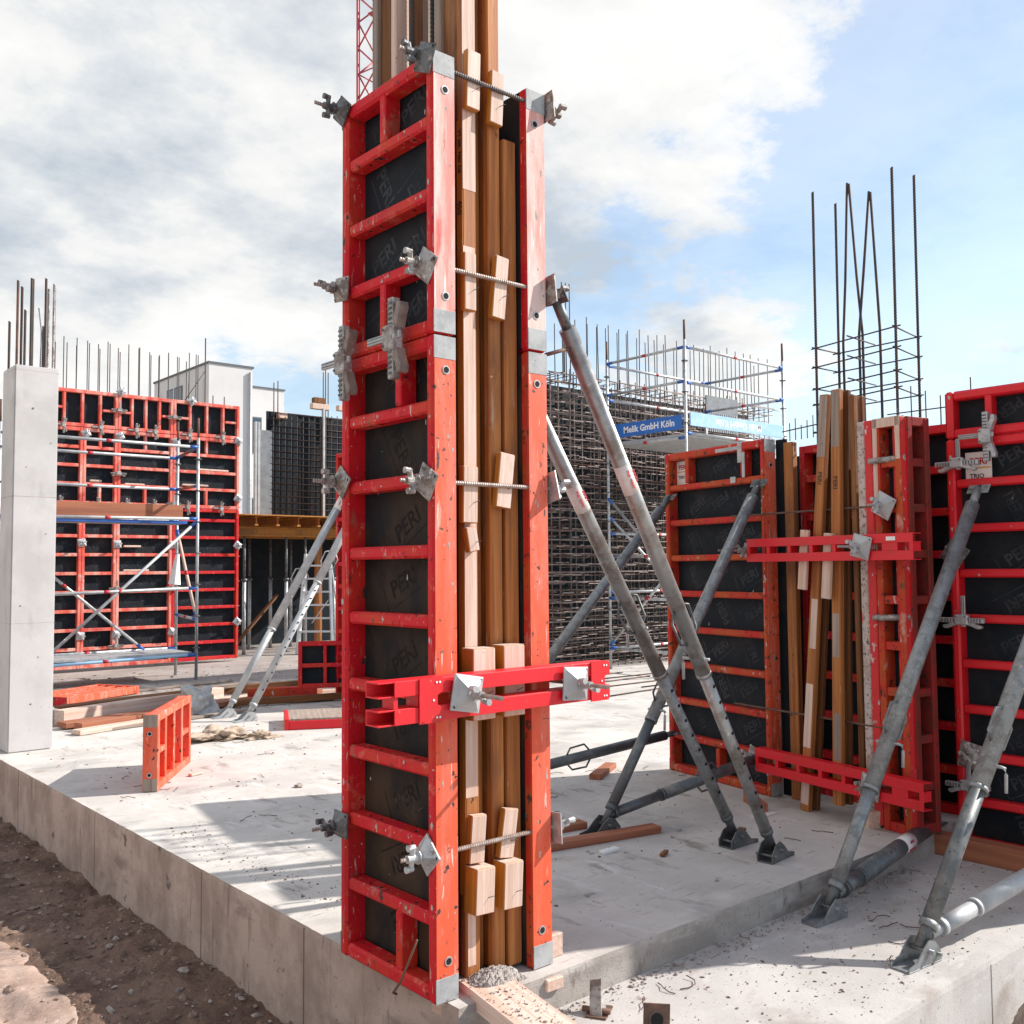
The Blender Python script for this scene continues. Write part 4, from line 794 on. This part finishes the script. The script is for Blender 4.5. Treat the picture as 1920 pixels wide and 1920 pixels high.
# concrete pillar with starter bars
pl = thing('concrete_pillar', 'smooth pale concrete pillar with bundled starter bars at the left edge', 'pillar', (.18, 7.1, 0))
bm = bmesh.new(); bmesh.ops.create_cube(bm, size=1, matrix=Matrix.Translation((.2025, .22, 1.875)) @ Matrix.Diagonal((.405, .44, 3.75, 1)))
bmesh.ops.bevel(bm, geom=bm.edges[:], offset=.012, segments=2, affect='EDGES'); link('shaft', bm_mesh(bm, 'concrete_pillar'), pl)
box('pour_line', (-.0007, -.0008, 2.46), (.4057, .43, 2.464), 'concrete_face', pl, 0)
for i, (x, y, h, m) in enumerate(((.02, .03, .83, 'rebar_rust'), (.07, .08, .79, 'rebar'), (.09, .03, .55, 'rebar'), (.15, .05, .88, 'rebar'), (.165, .06, .88, 'rebar'), (.28, .04, .90, 'rebar'), (.31, .05, .80, 'zinc_dirty'), (.36, .05, .86, 'zinc_dirty'), (.375, .09, .84, 'rebar_rust'), (.04, .40, .5, 'rebar'), (.36, .40, .5, 'rebar'))):
    rod('rebar', (x, y, 3.6), (x, y, 3.75+h), .0125, m, pl, .024)
for x, z, r0 in ((.17, 3.33, .010), (.31, 2.1, .006), (.09, 1.4, .007), (.26, .9, .006), (.34, 3.0, .005), (.12, 2.75, .005), (.2, .45, .008)): link('air_hole', cyl_me(r0, .002, 'joint', 9), pl, (x, -.0008, z), zq((0, -1, 0)))
for z in (1.23, 3.7): box('pour_line', (-.0005, -.0006, z), (.4055, .43, z+.002), 'concrete_face', pl, 0)
link('rebar', tube_path([(.24, .06, 3.7), (.25, .06, 4.1), (.22, .06, 4.35)], .006, 'zinc', 5), pl)
# small frame panel standing on the slab
sp = panel('small orange frame panel standing on the open slab', 1.18, .60, (.63, 4.51, .002), R(55.3), [], [(.30, .05, .55), (.59, .05, .55), (.88, .05, .55)], red='red_edge', edge='red_edge', ply='red', pieces=False, caps=False, holes=(.13, .45))
for a, b in ((.05, .28), (.90, 1.13)): box('rib', (a, .012, .28), (b, .095, .32), 'red_edge', sp, .003)
for z0, z1 in ((.002, .1), (.50, .598)): link('corner_plate', box_me(.003, .11, z1-z0, 'timber_grey', .001), sp, (-.0035, .06, (z0+z1)/2))
# other loose panels on the slab
panel('red frame panel lying flat beside the near column', 1.0, .75, (3.11, 7.16, .0), 0, [.25, .5], (), red='red_new', edge='red_edge', ply='timber_grey', pieces=False, caps=False, rot=(R(90), 0, R(-27)))
panel('red frame panel propped at an angle behind the flat one', 1.1, .62, (4.05, 8.55, .16), 0, [.3], [(.35, .05, .57), (.7, .05, .57)], red='red', ply='ply_black', pieces=False, caps=False, rot=(R(-8), R(0), R(-28)))
panel('orange ladder like frame lying behind the concrete pillar', 1.3, .75, (1.62, 10.15, .12), 0, [.2, .4, .58], (), red='red_edge', ply='timber_dark', pieces=False, caps=False, rot=(R(-90), 0, R(28)))

# ================================================================== table form with mesh wall in the middle background
tf = thing('table_form', 'yellow girder table carrying the dark mesh wall left of the near column', 'formwork', (6.2, 15.2, 0))
for k, (z, y) in enumerate(((2.42, .5), (2.42, 1.7))): 
    box('girder_flange', (0, y-.04, z), (5.2, y+.04, z+.04), 'timber_yellow', tf); box('girder_web', (.01, y-.014, z+.04), (5.19, y+.014, z+.16), 'timber_yellow', tf, 0); box('girder_flange', (0, y-.04, z+.16), (5.2, y+.04, z+.20), 'timber_yellow', tf)
for k in range(11): 
    x = .1+.48*k; box('girder_flange', (x, .2, 2.63), (x+.08, 2.6, 2.67), 'timber_yellow', tf); box('girder_web', (x+.026, .21, 2.67), (x+.054, 2.59, 2.79), 'timber', tf, 0); box('girder_flange', (x, .2, 2.79), (x+.08, 2.6, 2.83), 'timber_yellow', tf)
box('deck', (-.1, .1, 2.835), (5.3, 2.7, 2.86), 'timber_yellow', tf, .003)
for x, y in ((.5, .5), (1.45, .5), (1.9, .5), (2.6, .5), (3.3, .5), (4.4, .5), (.5, 1.7), (1.2, 1.7), (1.7, 1.7), (2.2, 1.7), (2.9, 1.7), (3.6, 1.7)):
    p = bar('steel_prop', (x, y, 0), (x, y, 1.5), .038, 'zinc', tf); bar('steel_prop', (x, y, 1.5), (x, y, 2.42), .028, 'zinc_dark', tf); link('prop_collar', cyl_me(.06, .05, 'zinc_dark', 10), tf, (x, y, 1.5)); box('base_plate', (x-.07, y-.07, 0), (x+.07, y+.07, .008), 'zinc_dark', tf, 0)
box('timber_leg', (.06, .44, 0), (.2, .58, 2.41), 'timber_yellow', tf); box('timber_leg', (2.4, .9, 0), (2.54, 1.0, 2.41), 'timber', tf)
box('back_wall', (-.2, 2.75, 0), (5.6, 2.8, 2.8), 'ply_black', tf, 0)
beam('brace', (.1, .3, .1), (1.3, .6, 1.2), .09, .04, 'timber_dark', tf)
mw = thing('mesh_wall', 'dark upright wall of black board and steel mesh above the yellow table', 'reinforcement', (7.50, 17.0, 2.87))
box('board', (.42, .15, 0), (3.6, .2, 2.45), 'ply_black', mw, 0); box('side_board', (.14, -.02, .0), (.46, .04, 1.98), 'mesh_grey', mw, .004)
for x in (.03, .10, 1.74): box('steel_post', (x, -.06, 0), (x+.055, .02, 2.15 if x < 1 else 2.62), 'zinc_pale', mw, .004)
for i in range(20): bar('mesh_bar', (.5+.15*i, 0, .0), (.5+.15*i, 0, 2.3+.016*i), .010, 'rebar', mw, 6)
for j in range(17): bar('mesh_bar', (.42, -.015, .08+.145*j), (3.5, -.015, .08+.145*j), .009, 'rebar', mw, 6)
for x, h in ((.55, 3.1), (.65, 3.15), (1.82, 3.5), (1.88, 3.55), (1.95, 3.5)): bar('starter_bar', (x, .08, 1.9), (x, .08, h), .012, 'rebar', mw, 6)
for x0, x1, z0, m in ((1.5, 1.95, 2.60, 'timber_pale'), (1.55, 1.85, 2.74, 'timber_dark'), (2.2, 2.4, 2.62, 'timber_pale'), (.65, .85, 2.3, 'timber_pale')): box('timber_cap', (x0, .0, z0), (x1, .15, z0+.13), m, mw)
ld = thing('stepladder', 'aluminium stepladder before the yellow table left of the near column', 'ladder', (7.80, 14.75, 0), R(-42))
for sx in (-1, 1):
    beam('rail', (sx*.36, 0, 0), (sx*.24, .25, 2.05), .05, .085, 'alu', ld); beam('rear_leg', (sx*.40, .95, 0), (sx*.25, .30, 1.95), .03, .045, 'alu', ld)
for k in range(7): f = (k+.7)/7.6; box('step', (-.36+.12*f, .25*f-.04, 2.05*f-.018), (.36-.12*f, .25*f+.05, 2.05*f+.018), 'alu', ld, .003)
beam('stay', (-.2, .6, .6), (.25, .13, 1.1), .02, .02, 'alu', ld)
# timber and litter on the slab behind the small panel
LB = [((1.0, 8.25, .05), (4.6, 9.0, .05), .20, .06, 'plank', 'long dark plank lying behind the small orange panel'), ((1.05, 8.5, .10), (3.3, 9.3, .10), .16, .16, 'timber_pale', 'pale squared timber lying beside the concrete pillar'), ((1.1, 8.0, .045), (2.8, 8.45, .045), .14, .09, 'plank', 'brown beam end lying by the concrete pillar'),
      ((3.4, 9.9, .06), (6.2, 9.55, .06), .10, .12, 'timber_dark', 'dark beam lying across the slab behind the two pale props'), ((3.0, 9.2, .03), (5.6, 9.0, .03), .24, .05, 'timber_pale', 'pale board lying across the slab behind the two pale props'), ((1.2, 7.8, .02), (3.2, 8.1, .02), .10, .03, 'timber_grey', 'grey lath lying in front of the lumber pile'),
      ((3.2, 8.8, .02), (4.4, 8.35, .02), .2, .03, 'timber_grey', 'grey board lying at the feet of the pale props'), ((2.2, 9.6, .02), (4.3, 10.6, .02), .12, .03, 'timber_dark', 'thin dark lath lying before the left scaffold'), ((3.5, 8.9, .10), (4.3, 8.5, .10), .16, .16, 'red_old', 'rusty red steel bar lying below the propped panel')]
LB += [((2.9, 9.9, .02), (5.1, 10.3, .02), .14, .03, 'plank', 'brown board lying beyond the two pale props'), ((1.3, 9.2, .12), (3.9, 9.9, .12), .12, .05, 'timber_grey', 'grey board on top of the lumber pile'), ((3.1, 8.55, .06), (4.5, 8.2, .06), .08, .08, 'timber_dark', 'dark squared timber just behind the feet of the pale props'),
       ((1.15, 8.9, .16), (2.9, 9.15, .18), .18, .03, 'timber_dark', 'dark board lying askew on the lumber pile'), ((2.3, 10.9, .02), (4.4, 11.3, .02), .1, .025, 'timber_grey', 'thin grey board lying before the scaffold feet'), ((1.0, 7.75, .03), (2.4, 8.15, .03), .16, .05, 'timber_pale', 'pale board right at the foot of the concrete pillar')]
for p, q, a, b, m, lbl in LB: tag(beam('lumber', p, q, a, b, m), lbl, 'timber', 'timber lying on the slab')
for i, (p, q, lbl) in enumerate((((1.75, 1.62, .023), (2.34, 1.52, .023), 'brown plank behind the foot of the dark prop'), ((1.75, 1.30, .023), (2.62, 1.12, .023), 'brown plank in front of the foot of the dark prop'), ((3.45, 2.5, .023), (3.9, 2.75, .023), 'small brown board beside the splashed panel'))):
    tag(beam('plank', p, q, .10, .045, 'plank'), lbl, 'plank', 'planks near the dark prop')
tag(box('white_scrap', (1.98, .98, .0), (2.12, 1.03, .02), 'white_paint'), 'small white scrap before the brown plank', 'scrap')
tag(beam('offcut', (1.75, 2.25, .015), (1.95, 2.1, .015), .03, .07, 'timber_pale'), 'pale wood offcut under the low dark prop', 'offcut')
tag(beam('offcut', (3.55, .93, .02), (3.72, 1.22, .05), .04, .09, 'plank'), 'orange brown scrap at the foot of the splashed panel', 'offcut')
tag(box('paper_label', (3.45, .86, .001), (3.6, .96, .006), 'sticker'), 'red rimmed paper label on the slab near the splashed panel', 'label')
tag(beam('stone_block', (3.72, .20, .05), (3.78, .30, .06), .09, .12, 'timber_pale'), 'broken pale stone block under the chipped panel', 'block')
def lump(name, loc, sx, sy, sz, mat, label, cat, amp=.35, seed=0, sub=4):
    bm = bmesh.new(); bmesh.ops.create_icosphere(bm, subdivisions=sub, radius=1)
    for v in bm.verts:
        n = v.co.normalized(); k = 1+amp*MN.fractal(n*1.6+Vector((seed*3.1, 0, 0)), 1, 2, 4); c = n*k
        v.co = Vector((c.x*sx, c.y*sy, max(0, c.z+.35)*sz))
    return tag(link(name, bm_mesh(bm, mat, True), loc=loc), label, cat)
lump('plastic_sack', (2.66, 8.5, 0), .22, .26, .24, 'foil', 'crumpled grey plastic sack behind the small orange panel', 'sack', .45, 3, 5)
for i, (x, y, s) in enumerate(((1.95, 6.5, .17), (2.15, 6.4, .15), (2.38, 6.22, .12), (1.82, 6.62, .10))):
    lump('paper_sack', (x, y, 0), s*1.2, s*.7, s*.40, 'bag', '%s crumpled brown paper sack right of the small orange panel' % ('largest', 'middle', 'rightmost', 'leftmost')[i], 'sack', 1.0, 10+i, 5)
tag(box('crate', (1.0, 11.2, 0), (1.5, 11.6, .22), 'plastic_black'), 'black crate on the slab behind the concrete pillar', 'crate')
# steel bits on the lower slab
sb_ = thing('steel_bracket', 'bent rusty steel bracket on the lower slab by the plank', 'bracket', (.70, -.25, -.15), R(30))
link('plate', prism_me('br', [(-.05, 0), (.05, 0), (.02, .07), (.035, .13), (-.02, .06)], .05, 'zinc_dirty'), sb_, rot=(R(-12), R(8), 0)); bar('bolt', (-.02, -.03, .02), (-.02, .09, .02), .012, 'rod_rust', sb_); box('foot', (-.06, -.02, 0), (.07, .07, .008), 'rod_rust', sb_, .001)
tp = thing('tie_plate', 'rusty square plate with a hole standing at the bottom edge of the picture', 'plate', (.72, -.52, -.15), R(-35), rot=(R(-15), R(6), R(-35)))
box('plate', (-.055, 0, 0), (.055, .008, .115), 'rod_rust', tp, .002); link('bore', cyl_me(.026, .004, 'hole', 14), tp, (0, -.001, .055), zq((0, -1, 0))); link('boss', cyl_me(.036, .006, 'rebar_rust', 14), tp, (0, .002, .055), zq((0, -1, 0)))
lump('timber_stump', (2.52, -1.27, -.62), .17, .12, .22, 'timber_grey', 'rough stump like lump at the lower right corner', 'stump', .3, 5)
# scattered chips, stones and clods
def scatter(name, n, f, mat, s0, s1, seed, kind='stuff'):
    r = random.Random(seed); bm = bmesh.new()
    for i in range(n):
        p = f(r)
        if p is None: continue
        s = s0*(s1/s0)**(r.random()**2.2)
        M = Matrix.Translation(p) @ Matrix.Rotation(r.uniform(0, 6.28), 4, 'Z') @ Matrix.Rotation(r.uniform(-.6, .6), 4, 'X') @ Matrix.Diagonal((s*r.uniform(.7, 1.9), s*r.uniform(.6, 1.1), s*r.uniform(.35, .8), 1))
        g_ = bmesh.ops.create_icosphere(bm, subdivisions=1, radius=.5, matrix=M)
        for v in g_['verts']: v.co += Vector((r.uniform(-.12, .12)*s, r.uniform(-.12, .12)*s, r.uniform(-.08, .08)*s))
    return tag(link(name, bm_mesh(bm, mat)), kind=kind)
scatter('dirt_clods', 1500, lambda r: (lambda x, y: Vector((x, y, dz_(x, y)+.003)))(-1.6+1.66*r.random(), -1+9*r.random()), 'rubble_dirt', .008, .07, 1)
scatter('patch_clods', 220, lambda r: (lambda x, y: Vector((x, y, dz_(x, y)+.010)))(-.72-1.2*r.random(), -.5+7*r.random()), 'rubble_dirt', .004, .035, 15)
scatter('dirt_stones', 420, lambda r: (lambda x, y: Vector((x, y, dz_(x, y)+.006)))(.04-.9*r.random()**1.5, -1+8*r.random()), 'rubble', .006, .055, 2)
scatter('slab_chips', 420, lambda r: Vector((.3+4.4*r.random(), .1+3.0*r.random(), .002)), 'rubble_dirt', .004, .020, 3)
scatter('slab_grit', 260, lambda r: (lambda y: Vector((.12+.25*r.random()+.12*abs(y-2.6), y, .002)))(1.0+2.4*r.random()), 'rubble_dirt', .004, .018, 4)
scatter('lower_slab_chips', 700, lambda r: Vector((.3+3.8*r.random(), -1.0+.9*r.random(), -.148)), 'rubble_dirt', .004, .017, 5)
scatter('step_debris', 420, lambda r: (lambda x: Vector((x, -.10-.10*r.random()**2, -.147)))(.55+3.0*r.random()), 'rubble', .006, .03, 6)
scatter('plank_sand', 500, lambda r: (lambda t: Vector((.275-.175*t+.095*(2*r.random()-1), .06-1.12*t, .037-.030*t)))(r.random()**1.6*.9), 'rubble', .003, .014, 12)
scatter('yard_litter', 900, lambda r: Vector((1.2+7*r.random(), 8.2+5.5*r.random(), .003)), 'rubble_dirt', .01, .06, 7)
scatter('far_slab_chips', 300, lambda r: Vector((.3+3*r.random(), 3+4.5*r.random(), .002)), 'rubble_dirt', .005, .028, 9)

r_ = random.Random(21); bm = bmesh.new()
for k in range(46):
    x, y, z = (r_.uniform(.5, 4.2), r_.uniform(.3, 3.4), .004) if k < 22 else ((r_.uniform(.6, 3.8), r_.uniform(-.95, -.2), -.146) if k < 34 else (r_.uniform(.4, 2.6), r_.uniform(3.2, 7.2), .004))
    a0 = r_.uniform(0, 6.28); p = Vector((x, y, z)); pts = [p.copy()]
    for q in range(4): a0 += r_.uniform(-.9, .9); p = p+Vector((math.cos(a0), math.sin(a0), 0))*r_.uniform(.02, .05); pts.append(p+Vector((0, 0, r_.uniform(0, .012))))
    bm.from_mesh(tube_path(pts, .0025, 'rebar_rust', 4))
tag(link('tie_wire_scraps', bm_mesh(bm, 'rebar_rust')), kind='stuff')
for k, (x, y, w_, l_, m, lb_) in enumerate(((2.95, .72, .05, .09, 'timber_dark', 'dark wood chip on the slab beyond the feet of the near props'), (1.5, 3.9, .04, .06, 'rubble', 'small grey lump on the open slab'), (1.05, 4.9, .05, .12, 'timber_pale', 'pale wood splinter beside the small orange panel'), (2.2, .72, .03, .08, 'timber_dark', 'small dark splinter before the dark prop'))):
    tag(beam('wood_chip', (x, y, .012), (x+l_, y+.03, .016), w_, .02, m), lb_, 'chip')

# ================================================================== buildings and crane far behind
def building(label, x0, x1, y0, y1, h, wall, parapet=True, name='apartment_building'):
    t = thing(name, label, 'building', (x0, y0, -.6), group=None)
    box('wall', (0, 0, 0), (x1-x0, y1-y0, h+.6), wall, t, 0); box('parapet', (-.05, -.05, h+.601), (x1-x0+.05, y1-y0+.05, h+.69), 'roof_dark', t, 0)
    return t
bA = building('white flat roofed building behind the left back wall form', 16.35, 18.5, 39.6, 46.2, 11.2, 'facade')
for z in (3.2, 6.4, 9.6): box('joint', (-.004, 0, z), (0, 6.5, z+.03), 'facade_beige', bA, 0)
for i in range(7): box('cladding_groove', (-.012, .6+.85*i, 1), (-.001, .66+.85*i, 11.2), 'facade_beige', bA, 0)
for (y, z) in ((3.0, 9.5), (3.0, 6.2)):
    wn = box('window', (-.03, y, z), (.02, y+1.9, z+1.7), 'roof_dark', bA, 0); 
    for k in range(2): link('pane', box_me(.02, .86, 1.56, 'glass', 0), wn, (-.02, -.46+.92*k, 0))
    link('sill', box_me(.14, 2.1, .06, 'zinc_pale', 0), wn, (-.08, 0, -.88)); link('frame', box_me(.05, .05, 1.7, 'white_paint', 0), wn, (-.03, 0, 0))
bar('drain_pipe', (2.0, -.08, 0), (2.0, -.08, 11.6), .06, 'zinc', bA)
bB = building('lower white wing right of the white building', 21.4, 23.5, 46, 54, 11.6, 'facade')
for z in (4.2, 8.6): 
    wn = box('window', (.2, -.03, z), (.75, .02, z+2.0), 'roof_dark', bB, 0); link('pane', box_me(.45, .02, 1.85, 'glass', 0), wn, (0, -.02, 0))
bC = building('long dark roofed building left of the white building', 17.9, 23.0, 56, 66, 12.1, 'facade_beige')
for k in range(1):
    wn = box('window', (1+2.6*k, -.03, 9.4), (2.6+2.6*k, .02, 11.3), 'roof_dark', bC, 0); link('pane', box_me(1.4, .02, 1.7, 'glass', 0), wn, (0, -.02, 0))
building('small pale building seen right of the white wing', 31.2, 34, 61, 68, 11.9, 'facade')
cr = thing('tower_crane', 'red lattice tower crane mast rising behind the near column', 'crane', (29.4, 45.7, -.6), R(12))
for sx in (-1, 1):
    for sy in (-1, 1): beam('leg', (sx*.8, sy*.8, 0), (sx*.8, sy*.8, 52), .16, .16, 'crane_red', cr)
zz = 0
while zz < 51:
    for a, b in (((-1, -1), (1, -1)), ((1, -1), (1, 1)), ((1, 1), (-1, 1)), ((-1, 1), (-1, -1))):
        f = 1 if int(zz/1.6) % 2 else -1
        A = Vector((a[0]*.8, a[1]*.8, zz if f > 0 else zz+1.6)); B = Vector((b[0]*.8, b[1]*.8, zz+1.6 if f > 0 else zz))
        bar('lattice', A, B, .05, 'crane_red', cr, 6)
        if int(zz/1.6) % 4 == 0: bar('lattice', (a[0]*.8, a[1]*.8, zz), (b[0]*.8, b[1]*.8, zz), .045, 'crane_red', cr, 6)
    zz += 1.6
beam('climbing_ladder', (.15, .2, 0), (.15, .2, 51), .05, .35, 'roof_dark', cr)
for z in (9, 18, 27, 36, 45): box('rest_platform', (-.1, -.7, z), (.7, .7, z+.08), 'crane_red', cr, 0)
# far yard: pale hoarding and scaffolds that close the view between the forms
hd = thing('hoarding', 'pale site hoarding far behind the yellow table', 'fence', (2, 34, -.6), 0)
for k in range(18): box('board', (1.6*k, 0, 0), (1.6*k+1.55, .06, 2.6), 'facade', hd, .01)
sw = scaffold('pale tube scaffold seen right of the left back wall form', [((6.5, 15.6, 0), (6.5, 15.6, 3.3)), ((6.5, 17.0, 0), (6.5, 17.0, 3.3)), ((7.3, 18.2, 0), (7.3, 18.2, 3.3))],
    [((6.5, 15.6, 3.1), (6.5, 17.0, 3.1), 'zinc_pale'), ((6.5, 15.6, 2.9), (7.3, 18.2, 3.2), 'zinc_pale'), ((6.5, 15.6, .8), (6.5, 17., 1.9), 'zinc'), ((6.5, 15.6, 1.6), (7.3, 18.2, 1.6), 'zinc')])
panel('red wall form seen past the left side of the concrete pillar', 2.0, 4.6, (-.9, 15.4, .0), 0, [.3*i for i in range(1, 15)], (), red='red', ply='ply_black', pieces=False, caps=False)
